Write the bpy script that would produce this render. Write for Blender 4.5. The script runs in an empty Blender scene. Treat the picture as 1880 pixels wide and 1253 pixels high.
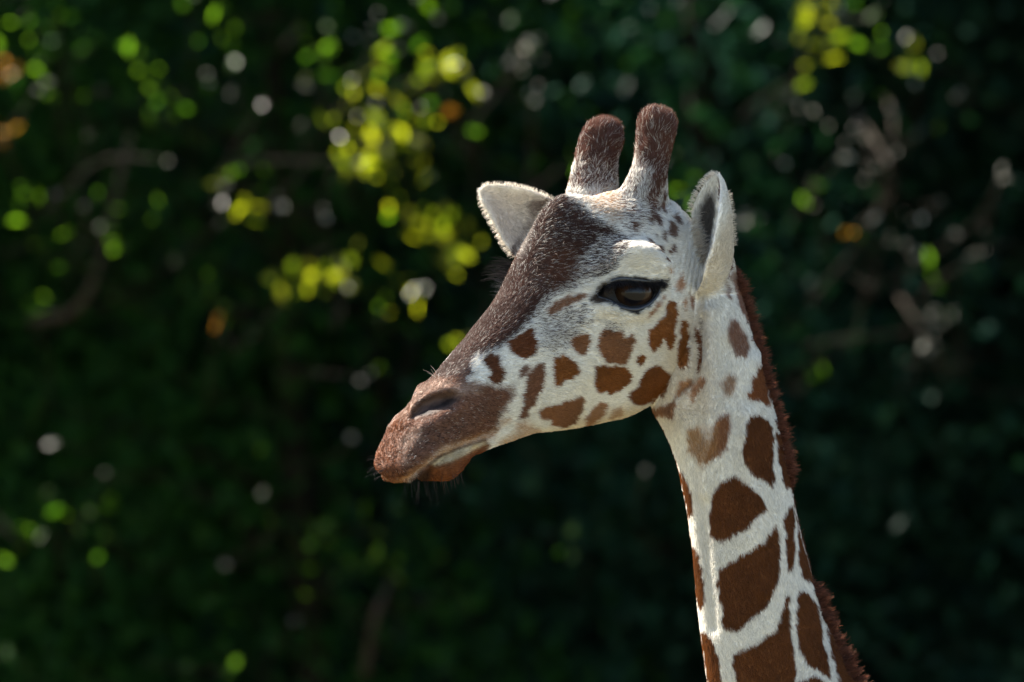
import bpy, bmesh, math, random
import numpy as np
from mathutils import Vector

rng = np.random.default_rng(7)
R = math.radians
scene = bpy.context.scene
col = scene.collection

# ------------------------------------------------------------------ camera, sky, sun, exposure
S = 1200.0                 # photo pixels per metre at the giraffe's distance
DIST = 36.0 / 200.0        # placeholder, set below
CAMZ = 3.95                # camera height (raised viewing platform)
FW, FH = 1880.0, 1253.0
LENS = 200.0
DIST = (FW / S) * LENS / 36.0        # distance to the plane of focus, metres
K = 1.0 / (S * DIST)

cam_d = bpy.data.cameras.new('camera')
cam = bpy.data.objects.new('camera', cam_d); col.objects.link(cam)
cam.location = (0, -DIST, CAMZ)
cam.rotation_euler = (R(90), 0, 0)
cam_d.lens = LENS; cam_d.sensor_width = 36.0
cam_d.clip_start = 0.1; cam_d.clip_end = 2000
cam_d.dof.use_dof = True
cam_d.dof.focus_distance = DIST - 0.10
cam_d.dof.aperture_fstop = 3.9
scene.camera = cam

SUN_DIR = Vector((-0.55, 0.47, 0.69)).normalized()   # towards the sun: left, behind, high
sun_el = math.asin(SUN_DIR.z)
sun_az = math.atan2(SUN_DIR.x, SUN_DIR.y)
w = bpy.data.worlds.new('World'); scene.world = w; w.use_nodes = True
nt = w.node_tree
bgn = nt.nodes['Background']
sky = nt.nodes.new('ShaderNodeTexSky'); sky.sky_type = 'NISHITA'; sky.sun_disc = False
sky.sun_elevation = sun_el; sky.sun_rotation = sun_az
nt.links.new(sky.outputs[0], bgn.inputs[0]); bgn.inputs[1].default_value = 0.066
sd_ = bpy.data.lights.new('sun', 'SUN'); sd_.energy = 5.0; sd_.angle = R(0.53); sd_.color = (1.0, 0.93, 0.82)
sun = bpy.data.objects.new('sun', sd_); col.objects.link(sun)
sun.rotation_euler = SUN_DIR.to_track_quat('Z', 'Y').to_euler()
scene.view_settings.view_transform = 'Standard'
scene.view_settings.look = 'None'
scene.view_settings.exposure = 2.6
scene.view_settings.gamma = 1.0
scene.cycles.max_bounces = 8
scene.cycles.diffuse_bounces = 4
scene.cycles.transmission_bounces = 4
scene.cycles.transparent_max_bounces = 8

# ------------------------------------------------------------------ helpers
def tag(o, label=None, cat=None, group=None, kind=None):
    if label: o['label'] = label
    if cat: o['category'] = cat
    if group: o['group'] = group
    if kind: o['kind'] = kind
    return o

def link(name, me, parent=None, mats=()):
    o = bpy.data.objects.new(name, me); col.objects.link(o)
    for m in mats: me.materials.append(m)
    if parent is not None: o.parent = parent
    return o

def mesh_np(name, V, F, smooth=True):
    """V (n,3) array, F list/array of equal-size faces"""
    me = bpy.data.meshes.new(name)
    V = np.asarray(V, dtype=np.float32); F = np.asarray(F, dtype=np.int32)
    k = F.shape[1]
    me.vertices.add(len(V)); me.vertices.foreach_set('co', V.ravel())
    me.loops.add(F.size); me.loops.foreach_set('vertex_index', F.ravel())
    me.polygons.add(len(F))
    me.polygons.foreach_set('loop_start', np.arange(0, F.size, k, dtype=np.int32))
    if smooth: me.polygons.foreach_set('use_smooth', np.ones(len(F), dtype=bool))
    me.update(calc_edges=True)
    return me

def px(u, v, d):
    """photo pixel + depth behind the focus plane (in px units) -> metres"""
    u, v, d = (np.asarray(t, dtype=float) for t in (u, v, d))
    f = 1 + K * d
    return np.stack([(u - FW/2) * f / S, d / S + 0*u, CAMZ + (FH/2 - v) * f / S], -1)

def to_px(P):
    d = P[:, 1] * S
    f = 1 + K * d
    return np.stack([P[:, 0] * S / f + FW/2, FH/2 - (P[:, 2] - CAMZ) * S / f], -1)

def spl(x, xs, ys):
    """cubic Hermite (Catmull-Rom) interpolation of columns ys at x; xs ascending"""
    xs = np.asarray(xs, float); ys = np.asarray(ys, float)
    if ys.ndim == 1: ys = ys[:, None]
    x = np.atleast_1d(np.asarray(x, float))
    dx = np.diff(xs); dl = np.diff(ys, axis=0) / dx[:, None]
    m = np.zeros_like(ys)
    m[1:-1] = (dl[:-1] * dx[1:, None] + dl[1:] * dx[:-1, None]) / (dx[:-1] + dx[1:])[:, None]
    m[0] = dl[0]; m[-1] = dl[-1]
    i = np.clip(np.searchsorted(xs, x) - 1, 0, len(xs) - 2)
    t = np.clip((x - xs[i]) / dx[i], 0, 1)[:, None]; h = dx[i][:, None]
    return ((2*t**3 - 3*t**2 + 1) * ys[i] + (t**3 - 2*t**2 + t) * h * m[i]
            + (-2*t**3 + 3*t**2) * ys[i+1] + (t**3 - t**2) * h * m[i+1])

def loft(rings):
    """rings (n,m,3) closed rings -> V, F(quads) with end caps as a fan of quads around a centre point"""
    rings = np.asarray(rings); n, m, _ = rings.shape
    V = rings.reshape(-1, 3).tolist(); F = []
    for i in range(n-1):
        for j in range(m):
            k = (j+1) % m
            F.append((i*m+j, i*m+k, (i+1)*m+k, (i+1)*m+j))
    T = []
    for i, rev in ((0, True), (n-1, False)):
        c = len(V); V.append(rings[i].mean(0).tolist())
        for j in range(m):
            k = (j+1) % m
            T.append((i*m+k, i*m+j, c) if rev else (i*m+j, i*m+k, c))
    return V, F, T

def smoothstep(a, b, x):
    t = np.clip((x - a) / (b - a), 0, 1)
    return t * t * (3 - 2 * t)

def hashn(P, sc, seed=0):
    """cheap smooth value noise 0..1 at points P (n,3)"""
    Q = np.asarray(P) * sc + seed * 17.31
    i = np.floor(Q).astype(np.int64); f = Q - i; f = f*f*(3-2*f)
    out = 0
    for cx in (0, 1):
        for cy in (0, 1):
            for cz in (0, 1):
                h = ((i[:, 0]+cx) * 73856093) ^ ((i[:, 1]+cy) * 19349663) ^ ((i[:, 2]+cz) * 83492791) ^ (seed * 2654435)
                h = (h ^ (h >> 13)) * 1274126177
                val = ((h ^ (h >> 16)) & 0xffff) / 65535.0
                wgt = (f[:, 0] if cx else 1-f[:, 0]) * (f[:, 1] if cy else 1-f[:, 1]) * (f[:, 2] if cz else 1-f[:, 2])
                out = out + wgt * val
    return out

# ------------------------------------------------------------------ giraffe: head frame
TH, PH = R(40), R(24)
HF = np.array([-math.cos(TH)*math.cos(PH), -math.sin(TH)*math.cos(PH), -math.sin(PH)])   # forward
HU = np.array([-math.cos(TH)*math.sin(PH), -math.sin(TH)*math.sin(PH), math.cos(PH)])    # up
HL = np.array([math.sin(TH), -math.cos(TH), 0.0])                                        # animal's left
HC = px(1045, 520, 0)
def head(a, h, w):
    a, h, w = (np.asarray(t, dtype=float)[..., None] for t in (a, h, w))
    return HC + (a*HF + h*HU + w*HL) / S
def head_inv(P):
    Q = (P - HC) * S
    return Q @ HF, Q @ HU, Q @ HL

def section_rings(tab, n, m=72):
    tab = np.array(sorted(tab), float)
    a = np.linspace(tab[0, 0], tab[-1, 0], n)
    T = spl(a, tab[:, 0], tab[:, 1:])
    rings = []
    lev = [1.0, .93, .75, .5, .25, .05, 0.0]
    for ai, row in zip(a, T):
        ht, hb = row[0], row[1]; ws = [0, *row[2:7], 0]
        hs = [hb + (ht-hb)*l for l in lev]
        pts = [(w_, h_) for w_, h_ in zip(ws, hs)]
        ctrl = np.array(pts[:-1] + [(-w_, h_) for w_, h_ in pts[::-1][:-1]])
        c = np.vstack([ctrl[-2:], ctrl, ctrl[:3]])
        # chord-length periodic catmull-rom
        L = np.concatenate([[0], np.cumsum(np.sqrt(np.linalg.norm(np.diff(c, axis=0), axis=1)) + 1e-6)])
        t = np.linspace(L[2], L[2+len(ctrl)], m, endpoint=False)
        p = spl(t, L, c)
        rings.append(head(np.full(m, ai), p[:, 1], p[:, 0]))
    return np.array(rings)

HEAD = [ # a, top, bottom, half widths at 93/75/50/25/5 % of the height
 (-285,  10, -90, 18, 30, 36, 30, 16),
 (-262,  55,-150, 45, 74, 84, 70, 36),
 (-220,  90,-205, 62,100,112, 98, 55),
 (-170, 110,-248, 70,112,128,112, 66),
 (-112, 124,-270, 66,118,142,118, 66),
 ( -78, 142,-278, 52,118,148,116, 64),
 ( -46, 153,-280, 44,114,152,115, 62),
 ( -15, 147,-277, 46,114,155,114, 61),
 (  20, 128,-269, 50,114,152,111, 59),
 (  60,  98,-257, 54,112,143,106, 56),
 ( 124,  52,-238, 54, 95,114, 94, 50),
 ( 200,  18,-212, 50, 78, 90, 78, 44),
 ( 266,  -4,-192, 45, 68, 76, 66, 42),
 ( 336, -28,-164, 42, 62, 70, 63, 46),
 ( 395, -42,-151, 44, 61, 67, 65, 52),
 ( 440, -62,-149, 44, 60, 66, 64, 54),
 ( 478, -86,-155, 43, 57, 62, 61, 52),
 ( 503,-105,-162, 37, 51, 55, 54, 46),
 ( 517,-119,-163, 26, 38, 42, 41, 33),
 ( 524,-131,-154, 10, 16, 19, 17, 11)]
JAW = [
 ( 468,-158,-172, 10, 14, 16, 14,  8),
 ( 458,-150,-183, 22, 32, 36, 30, 18),
 ( 438,-145,-196, 30, 42, 46, 40, 24),
 ( 414,-143,-203, 34, 46, 49, 42, 26),
 ( 386,-142,-200, 36, 48, 49, 40, 24),
 ( 362,-138,-188, 38, 48, 48, 40, 26),
 ( 325,-132,-190, 40, 50, 51, 44, 28),
 ( 270,-125,-198, 44, 54, 56, 48, 30),
 ( 190,-120,-212, 46, 60, 62, 54, 34)]

NECK = [ # v, left edge, right edge, depth centre, half depth
 ( 430, 1250, 1335, 120, 60),
 ( 500, 1242, 1352, 112, 74),
 ( 560, 1236, 1368, 104, 82),
 ( 640, 1222, 1390,  98, 86),
 ( 700, 1208, 1408,  95, 88),
 ( 760, 1196, 1426,  94, 90),
 ( 800, 1218, 1434,  94, 90),
 ( 850, 1240, 1445,  96, 90),
 ( 920, 1257, 1458,  98, 92),
 (1000, 1270, 1477, 100, 94),
 (1100, 1279, 1505, 104, 98),
 (1200, 1291, 1548, 108,104),
 (1260, 1300, 1582, 112,110),
 (1350, 1312, 1640, 120,120),
 (1470, 1322, 1730, 130,135)]

def neck_rings():
    tab = np.array(NECK, float)
    vs = np.linspace(tab[0, 0], tab[-1, 0], 110)
    T = spl(vs, tab[:, 0], tab[:, 1:])
    m = 72; ang = np.linspace(0, 2*np.pi, m, endpoint=False)
    rings = []
    for v, (l, r, dc, hd) in zip(vs, T):
        cx, hw = (l+r)/2, (r-l)/2
        e = 0.88
        ca, sa = np.cos(ang), np.sin(ang)
        ca = np.sign(ca)*np.abs(ca)**e; sa = np.sign(sa)*np.abs(sa)**e
        # throat a little narrower than the nape side
        hdv = hd * (1 + 0.06*ca)
        rings.append(px(cx + hw*ca, np.full(m, v) + 0.10*(hw*ca), dc + hdv*sa))
    return np.array(rings)

def tube_rings(path, radii, m=40, flat=1.0):
    path = np.asarray(path, float); n = len(path)
    t = np.gradient(path, axis=0); t /= np.linalg.norm(t, axis=1)[:, None]
    ref = np.array([0.0, 1.0, 0.0])
    rings = []
    for i in range(n):
        x = np.cross(t[i], ref); x /= np.linalg.norm(x); y = np.cross(x, t[i])
        ang = np.linspace(0, 2*np.pi, m, endpoint=False)
        rings.append(path[i] + radii[i]*(np.cos(ang)[:, None]*x + flat*np.sin(ang)[:, None]*y))
    return np.array(rings)

def horn(ctrl):
    c = np.array(ctrl, float)               # u, v, d, radius(px)
    t = np.linspace(0, len(c)-1, 60)
    q = spl(t, np.arange(len(c)), c)
    return tube_rings(px(q[:, 0], q[:, 1], q[:, 2]), np.maximum(q[:, 3], 1.0) / S)

HORN_NEAR = [(1150, 470, 60, 60), (1164, 420, 80, 62), (1176, 382, 72, 56), (1186, 345, 72, 41), (1194, 305, 80, 31), (1200, 270, 88, 30), (1205, 242, 94, 32), (1207, 222, 98, 30), (1208, 210, 100, 22), (1209, 204, 101, 8)]
HORN_FAR = [(1090, 470, 120, 60), (1084, 420, 140, 70), (1086, 385, 150, 58), (1088, 350, 160, 47), (1092, 312, 170, 40), (1098, 280, 178, 37), (1106, 256, 184, 36), (1113, 240, 188, 30), (1117, 230, 190, 21), (1119, 224, 191, 7)]

def ear(rimA, mid, rimB, th, n=70, m=36):
    """cupped shell: three 3D curves (u,v,d) from base to tip; thickness th px at the middle"""
    t = np.linspace(0, 1, n)
    cur = []
    for c in (rimA, mid, rimB):
        c = np.array(c, float)
        cur.append(spl(t, np.linspace(0, 1, len(c)), c))
    A, M, B = cur
    s = np.linspace(-1, 1, m)
    G = np.empty((n, m, 3))
    for j, sj in enumerate(s):
        # rounded C: quadratic bezier that passes through M
        tt = (sj+1)/2
        ctrl = 2*M - 0.5*(A+B)
        q = (1-tt)**2*A + 2*tt*(1-tt)*ctrl + tt**2*B
        G[:, j] = q
    P = px(G[..., 0], G[..., 1], G[..., 2])
    du = np.gradient(P, axis=0); dv = np.gradient(P, axis=1)
    N = np.cross(du, dv); N /= np.linalg.norm(N, axis=2)[..., None] + 1e-12
    edge = np.sqrt(np.clip(1 - s**2, 0, 1))[None, :, None]
    tip = np.sqrt(np.clip(1 - ((t - .0)/1.0)**6, 0, 1))[:, None, None]
    h = (th/S) * (0.30 + 0.7*edge) * np.maximum(tip, .25) * 0.5
    top, bot = P + N*h, P - N*h
    # one closed tube: rings run over top then back over bottom
    rings = np.concatenate([top, bot[:, ::-1]], axis=1)
    return rings, P, N

EAR_NEAR = dict(
 rimA=[(1262, 540, 90), (1262, 510, 66), (1264, 465, 60), (1267, 425, 58), (1268, 390, 56), (1281, 354, 50), (1300, 328, 42), (1313, 319, 36)],
 mid =[(1278, 556, 84), (1308, 538, 52), (1331, 502, 46), (1339, 455, 44), (1335, 405, 42), (1330, 368, 40), (1325, 338, 36), (1318, 317, 36)],
 rimB=[(1266, 550, 66), (1276, 532, 12), (1288, 505, -16), (1306, 455, -28), (1317, 405, -30), (1321, 365, -20), (1323, 338, 5), (1319, 320, 30)])
EAR_FAR = dict(
 rimA=[(1060, 395, 190), (1015, 366, 200), (975, 349, 200), (940, 341, 200), (905, 339, 200), (884, 343, 200), (879, 350, 200)],
 mid =[(1060, 445, 250), (1000, 430, 252), (955, 408, 244), (925, 388, 232), (902, 368, 216), (886, 356, 206), (878, 352, 200)],
 rimB=[(1010, 520, 190), (965, 500, 196), (942, 470, 200), (924, 444, 200), (905, 408, 200), (886, 371, 200), (878, 354, 200)])

def build_union(parts, voxel):
    V, Q, T = [], [], []
    for v, q, t in parts:
        o = len(V); V += v
        Q += [tuple(i+o for i in f) for f in q]; T += [tuple(i+o for i in f) for f in t]
    me = bpy.data.meshes.new('tmp'); me.from_pydata(V, [], Q + T); me.update()
    bm = bmesh.new(); bm.from_mesh(me)
    bmesh.ops.recalc_face_normals(bm, faces=bm.faces); bm.to_mesh(me); bm.free()
    o = bpy.data.objects.new('tmp', me); col.objects.link(o)
    md = o.modifiers.new('r', 'REMESH'); md.mode = 'VOXEL'; md.voxel_size = voxel; md.adaptivity = 0
    dg = bpy.context.evaluated_depsgraph_get()
    ev = o.evaluated_get(dg); m2 = ev.to_mesh()
    n = len(m2.vertices); P = np.empty(n*3, np.float32); m2.vertices.foreach_get('co', P)
    L = np.empty(len(m2.loops), np.int32); m2.loops.foreach_get('vertex_index', L)
    tot = np.empty(len(m2.polygons), np.int32); m2.polygons.foreach_get('loop_total', tot)
    assert (tot == 4).all()
    ev.to_mesh_clear()
    bpy.data.objects.remove(o); bpy.data.meshes.remove(me)
    return P.reshape(-1, 3).astype(float), L.reshape(-1, 4)

def edges_of(F):
    E = np.concatenate([F[:, [0, 1]], F[:, [1, 2]], F[:, [2, 3]], F[:, [3, 0]]])
    E.sort(axis=1)
    return np.unique(E, axis=0)

def laplace(P, E, it, lam=0.5, mask=None):
    n = len(P); deg = np.bincount(E.ravel(), minlength=n).astype(float)[:, None]
    for k in range(it):
        A = np.stack([np.bincount(E[:, 0], P[E[:, 1], c], n) + np.bincount(E[:, 1], P[E[:, 0], c], n) for c in range(3)], -1) / deg
        D = lam * (A - P)
        P = P + (D if mask is None else D * mask[:, None])
    return P

def vnormals(P, F):
    n = np.cross(P[F[:, 2]] - P[F[:, 0]], P[F[:, 3]] - P[F[:, 1]])
    N = np.zeros_like(P)
    for k in range(4):
        for c in range(3): N[:, c] += np.bincount(F[:, k], n[:, c], len(P))
    return N / (np.linalg.norm(N, axis=1)[:, None] + 1e-12)
# ------------------------------------------------------------------ giraffe: head and neck surface
_earN, EN_P, EN_N = ear(**EAR_NEAR, th=11)
_earF, EF_P, EF_N = ear(**EAR_FAR, th=10)
parts = [loft(section_rings(HEAD, 120)), loft(section_rings(JAW, 60)), loft(neck_rings()),
         loft(horn(HORN_NEAR)), loft(horn(HORN_FAR)), loft(_earN), loft(_earF)]
VOX = 0.0026
P, F = build_union(parts, VOX)
E = edges_of(F)
P = laplace(P, E, 3)

# soften the places where the lofts meet
def near_line(Q, pts):
    """distance (px units) from points Q to a polyline given in metres"""
    best = np.full(len(Q), 1e9)
    pts = np.asarray(pts, float)
    if len(pts) == 1: return np.linalg.norm(Q - pts[0], axis=1) * S
    for a, b in zip(pts[:-1], pts[1:]):
        ab = b - a; t = np.clip(((Q - a) @ ab) / (ab @ ab + 1e-12), 0, 1)
        best = np.minimum(best, np.linalg.norm(Q - (a + t[:, None]*ab), axis=1))
    return best * S
mk = np.zeros(len(P))
for c, r in ((px(1172, 398, 30), 62), (px(1182, 372, 60), 56), (px(1160, 365, 70), 46), (px(1088, 372, 150), 60), (px(1088, 400, 150), 60), (px(1275, 520, 20), 46), (px(1268, 470, 60), 46), (px(1262, 430, 60), 34),
             (px(1005, 440, 200), 50), (px(1200, 395, 60), 50), (px(1240, 420, 60), 40)):
    mk = np.maximum(mk, 1 - smoothstep(.6*r, r, np.linalg.norm(P - c, axis=1)*S))
for line, r in (([px(1290, 560, 0), px(1285, 640, 0), px(1262, 700, 10), px(1200, 752, 40)], 26),):
    mk = np.maximum(mk, .6*(1 - smoothstep(.4*r, r, near_line(P, line))))
P = laplace(P, E, 40, .5, mk)

# ------------------------------------------------------------------ giraffe: sculpting strokes
N = vnormals(P, F)
def front(u, v):
    uv = to_px(P); m = np.hypot(uv[:, 0]-u, uv[:, 1]-v) < 4
    idx = np.nonzero(m)[0]
    return idx[np.argmin(P[idx, 1])]
def mirror(Q):
    a, h, w = head_inv(np.atleast_2d(Q)); return head(a, h, -w)
def stroke(pts, r, amt, direction=None, both=True, power=1.0):
    """push the surface near a stroke of photo pixels (and its mirror image) by amt px"""
    global P
    line = np.array([P[front(u, v)] for u, v in pts])
    for ln in ([line, mirror(line)] if both else [line]):
        d = near_line(P, ln)
        g = np.exp(-(d/r)**2 * 2) ** power
        dirv = N if direction is None else direction
        P = P + dirv * (g * amt / S)[:, None]
def resync(n=2, lam=.4):
    global P, N
    P = laplace(P, E, n, lam); N = vnormals(P, F)

# forehead hump, brows, cheek, hollows
stroke([(1160, 470), (1185, 474), (1205, 490)], 42, 34)          # bulging upper lid
stroke([(1085, 500), (1120, 480), (1160, 455)], 34, 7)           # brow ridge
stroke([(1185, 640), (1240, 640)], 95, 9)                        # masseter
stroke([(1040, 600), (1080, 620)], 70, -7)                       # hollow before the cheek
stroke([(1075, 590), (980, 640)], 30, 4)
stroke([(1130, 420), (1170, 440)], 34, -8)                       # temple hollow behind the lid
resync()
stroke([(1100, 556), (1140, 580), (1185, 580), (1222, 550)], 20, 6)   # lower orbit rim
stroke([(1232, 470), (1240, 520)], 24, -5)
resync()
# far brow and lid stand out against the trees
fc = mirror(P[front(1150, 492)])[0]
gfar = np.exp(-(np.linalg.norm(P - fc, axis=1)*S/36)**2*2)
P = P + (gfar*20/S)[:, None]*np.array([-.92, .05, .2])
N = vnormals(P, F)
# eye socket
EYE = [(1093, 545), (1108, 525), (1132, 512), (1160, 514), (1200, 518), (1216, 517),
       (1209, 537), (1193, 558), (1166, 569), (1139, 564), (1117, 552)]
EYE_I = front(1164, 538); EYE_P = P[EYE_I].copy()
EYE_N = HL*0.90 + HF*0.30 + HU*0.12; EYE_N /= np.linalg.norm(EYE_N)

def poly_sd(UV, poly):
    """signed distance, positive inside"""
    poly = np.asarray(poly, float); n = len(poly)
    d = np.full(len(UV), 1e18); ins = np.zeros(len(UV), bool)
    x, y = UV[:, 0], UV[:, 1]
    for i in range(n):
        a, b = poly[i], poly[(i+1) % n]
        ab = b - a; t = np.clip(((x-a[0])*ab[0] + (y-a[1])*ab[1]) / (ab @ ab + 1e-12), 0, 1)
        d = np.minimum(d, (x-a[0]-t*ab[0])**2 + (y-a[1]-t*ab[1])**2)
        if a[1] != b[1]:
            c = ((a[1] > y) != (b[1] > y)) & (x < (b[0]-a[0])*(y-a[1])/(b[1]-a[1]) + a[0])
            ins ^= c
    return np.where(ins, 1, -1) * np.sqrt(d)

def carve(poly, depth, soft, dirv, near_p, rad, far=1.0):
    """push in the surface inside a pixel outline, on both sides of the head"""
    global P
    D = np.zeros_like(P)
    for mir in (False, True):
        Q = mirror(P) if mir else P
        ok = np.linalg.norm(Q - near_p, axis=1)*S < rad
        idx = np.nonzero(ok)[0]
        s = poly_sd(to_px(Q[idx]), poly)
        g = smoothstep(-soft*.4, soft, s) * depth * (far if mir else 1) / S
        dv = dirv
        if mir:
            a, h, w_ = dirv @ HF, dirv @ HU, dirv @ HL
            dv = a*HF + h*HU - w_*HL
        D[idx] -= g[:, None]*dv
    P = P + D
carve(EYE, 34, 10, EYE_N, EYE_P, 95)
N = vnormals(P, F)
# nostril
NOS = [(752, 770), (758, 752), (775, 735), (800, 723), (825, 717), (840, 722), (842, 734), (832, 748), (808, 758), (780, 768), (762, 774)]
NOS_P = P[front(797, 745)].copy()
NOS_N = HL*0.9 + HF*0.35 + HU*0.25; NOS_N /= np.linalg.norm(NOS_N)
stroke([(756, 748), (778, 726), (812, 710), (842, 712)], 13, 2.5)
stroke([(770, 782), (812, 770), (845, 752)], 12, 3)
N = vnormals(P, F)
carve(NOS, 27, 15, NOS_N, NOS_P, 75, .3)
resync(1)
# mouth crease and lips
stroke([(735, 880), (770, 866), (800, 846), (830, 830), (870, 812), (904, 795)], 9, -7)
stroke([(715, 862), (750, 855), (790, 835)], 20, 5)
stroke([(868, 838), (874, 826)], 10, -5)
# neck: tendon, windpipe groove, bump of the nape
stroke([(1300, 570), (1305, 680), (1300, 780), (1290, 900)], 22, 9, both=False)
stroke([(1340, 640), (1345, 760), (1350, 900)], 26, -7, both=False)
stroke([(1268, 820), (1285, 960), (1305, 1150)], 24, -7, both=False)
stroke([(1288, 585), (1287, 640), (1268, 702), (1222, 744)], 11, -7, both=False)
stroke([(1370, 760), (1385, 900), (1405, 1080)], 24, 5, both=False)
stroke([(1225, 600), (1250, 660), (1230, 700)], 26, 5)
stroke([(1392, 650), (1388, 665)], 26, 6, both=False)
resync(2)
# skin folds at the base of the near ear, fine unevenness everywhere
uv = to_px(P)
g = np.exp(-((uv[:, 0]-1268)/24)**2 - ((uv[:, 1]-490)/52)**2)
P = P + N * (g * 1.6 * np.sin((uv[:, 0] + 0.16*(uv[:, 1]-490)) * 2*np.pi/9.0) / S)[:, None]
P = P + N * (((hashn(P, 24, 1)-.5)*2.6 + (hashn(P, 75, 2)-.5)*0.9 + smoothstep(260, 400, head_inv(P)[0])*((hashn(P, 110, 6)-.5)*2.6 + (hashn(P, 45, 7)-.5)*3.0)) / S)[:, None]
N = vnormals(P, F)
# ------------------------------------------------------------------ giraffe: coat pattern
WHITE = (0.66, 0.635, 0.575); BROWN = (0.172, 0.062, 0.015); TAN = (0.36, 0.20, 0.085)
DARK = (0.042, 0.019, 0.0135); RUST = (0.150, 0.050, 0.018); BLACK = (0.010, 0.009, 0.010)
GREYW = (0.50, 0.45, 0.39); MUZ = (0.125, 0.052, 0.028)
def crop(ox, oy, sc): return lambda pts: [(ox + x/sc, oy + y/sc) for x, y in pts]
cA, cB, cC = crop(1040, 400, 3.1325), crop(660, 620, 3.915), crop(1000, 170, 3.915)
cD, cE = crop(1160, 700, 2.265), crop(840, 300, 3.915)
cI = lambda pts: pts
LAY = []   # (polygon, colour, edge softness px, amount, speckle)   later layers lie on top
def L(pts, c, soft=2.0, amt=1.0, speck=0.0): LAY.append((np.array(pts, float), np.array(c), soft, amt, speck))
# --- broad soft tints
L(cI([(1230, 560), (1300, 560), (1320, 760), (1230, 790), (1190, 760)]), (0.46, 0.37, 0.26), 26, .45)
L(cI([(930, 815), (1180, 735), (1180, 765), (930, 830)]), (0.56, 0.42, 0.22), 14, .5)
L(cI([(1120, 560), (1220, 560), (1200, 590), (1080, 590)]), (0.58, 0.48, 0.30), 14, .45)
# --- grizzled dark of the forehead and nose
L(cE([(560, 300), (740, 225), (850, 280), (960, 370), (1150, 480), (1225, 570), (1200, 660), (1100, 760), (930, 830), (860, 880), (700, 960), (600, 1060), (420, 1250), (60, 1300), (-100, 1400), (-100, 900), (300, 700), (420, 600)]), DARK, 9, .62, 1)
L(cE([(560, 1060), (900, 1000), (960, 1100), (900, 1200), (860, 1280), (640, 1300), (560, 1180)]), DARK, 16, .42, 1)
L(cI([(1000, 600), (1050, 590), (1060, 625), (1020, 650), (985, 640)]), DARK, 12, .3, 1)
L(cE([(600, 280), (740, 228), (830, 280), (920, 350), (990, 430), (1100, 470), (1130, 510), (1000, 540), (930, 630), (860, 700), (830, 800), (720, 900), (620, 960), (560, 1060), (400, 1250), (300, 1330), (-200, 1500), (-200, 1100), (200, 900), (330, 800), (380, 640), (500, 480), (550, 370)]), DARK, 9, .91, .7)
L(cE([(650, 640), (860, 560), (830, 820), (680, 900), (600, 800)]), (0.085, 0.034, 0.018), 16, .7, .5)
L(cI([(1000, 540), (960, 590), (928, 620), (882, 648), (862, 660), (864, 686), (850, 700), (820, 712), (770, 730), (700, 720), (780, 620), (900, 480)]), (0.050, 0.022, 0.015), 8, .92, .6)
L(cI([(985, 395), (1000, 372), (960, 450), (940, 520), (880, 610), (820, 680), (760, 735), (740, 730), (900, 520)]), (0.048, 0.023, 0.016), 8, .7, .5)
# --- muzzle
L(cB([(560, 290), (740, 290), (860, 330), (960, 350), (1090, 360), (1098, 440), (1050, 500), (1010, 560), (985, 650), (940, 690), (820, 740), (600, 800), (540, 850), (350, 1040), (230, 1090), (60, 1080), (20, 850), (250, 560), (420, 350)]), MUZ, 9, .965, .45)
L(cB([(420, 360), (560, 310), (720, 330), (860, 330), (860, 400), (720, 420), (650, 350), (480, 400), (330, 560), (270, 600), (280, 540)]), (0.36, 0.27, 0.21), 10, .4, .4)
L(cB([(260, 590), (330, 650), (270, 780), (330, 1040), (230, 1090), (60, 1060), (60, 860), (180, 700)]), RUST, 12, .75, .3)
L(cB([(150, 700), (300, 620), (420, 640), (700, 560), (1000, 420), (980, 600), (600, 780), (330, 1000), (130, 1000)]), (0.03, 0.014, 0.010), 14, .33, 1)
L(cB([(330, 700), (440, 650), (440, 740), (350, 800), (340, 900), (290, 900)]), (0.36, 0.27, 0.21), 12, .3, .4)  # whitish glints of sunlit hair painted into the muzzle colour
L(cB([(600, 790), (740, 740), (900, 690), (990, 660), (960, 720), (760, 780), (600, 850), (480, 930), (300, 1040), (220, 1050), (400, 950)]), (0.32, 0.16, 0.06), 9, .75, .3)
L(cB([(370, 1020), (470, 925), (560, 850), (700, 790), (900, 728), (930, 780), (870, 850), (840, 970), (720, 1110), (380, 1110)]), (0.17, 0.075, 0.032), 4, 1.0)
L(cB([(500, 905), (600, 846), (740, 790), (885, 745), (912, 765), (790, 822), (650, 892), (545, 925)]), (0.42, 0.36, 0.25), 4, .9, .2)
L(cB([(420, 985), (500, 940), (640, 925), (760, 862), (880, 800), (905, 815), (840, 880), (820, 990), (720, 1100), (400, 1100)]), (0.135, 0.044, 0.014), 6, .95, .2)
L(cB([(470, 928), (560, 858), (700, 797), (860, 742), (905, 732), (700, 806), (570, 868), (490, 930)]), (0.05, 0.028, 0.018), 3, .8)  # shade in the mouth crease, painted into the coat colour
L(cB([(330, 1060), (430, 960), (520, 930), (500, 1000), (440, 1090)]), (0.03, 0.016, 0.011), 6, .9)
L(cB([(985, 770), (1010, 740), (1110, 690), (1120, 620), (1190, 600), (1290, 660), (1310, 700), (1200, 730), (1150, 770), (1050, 800), (980, 800)]), TAN, 7, .6, .3)
L(cB([(1010, 600), (1075, 565), (1080, 600), (1000, 650)]), TAN, 6, .6, .3)
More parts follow.
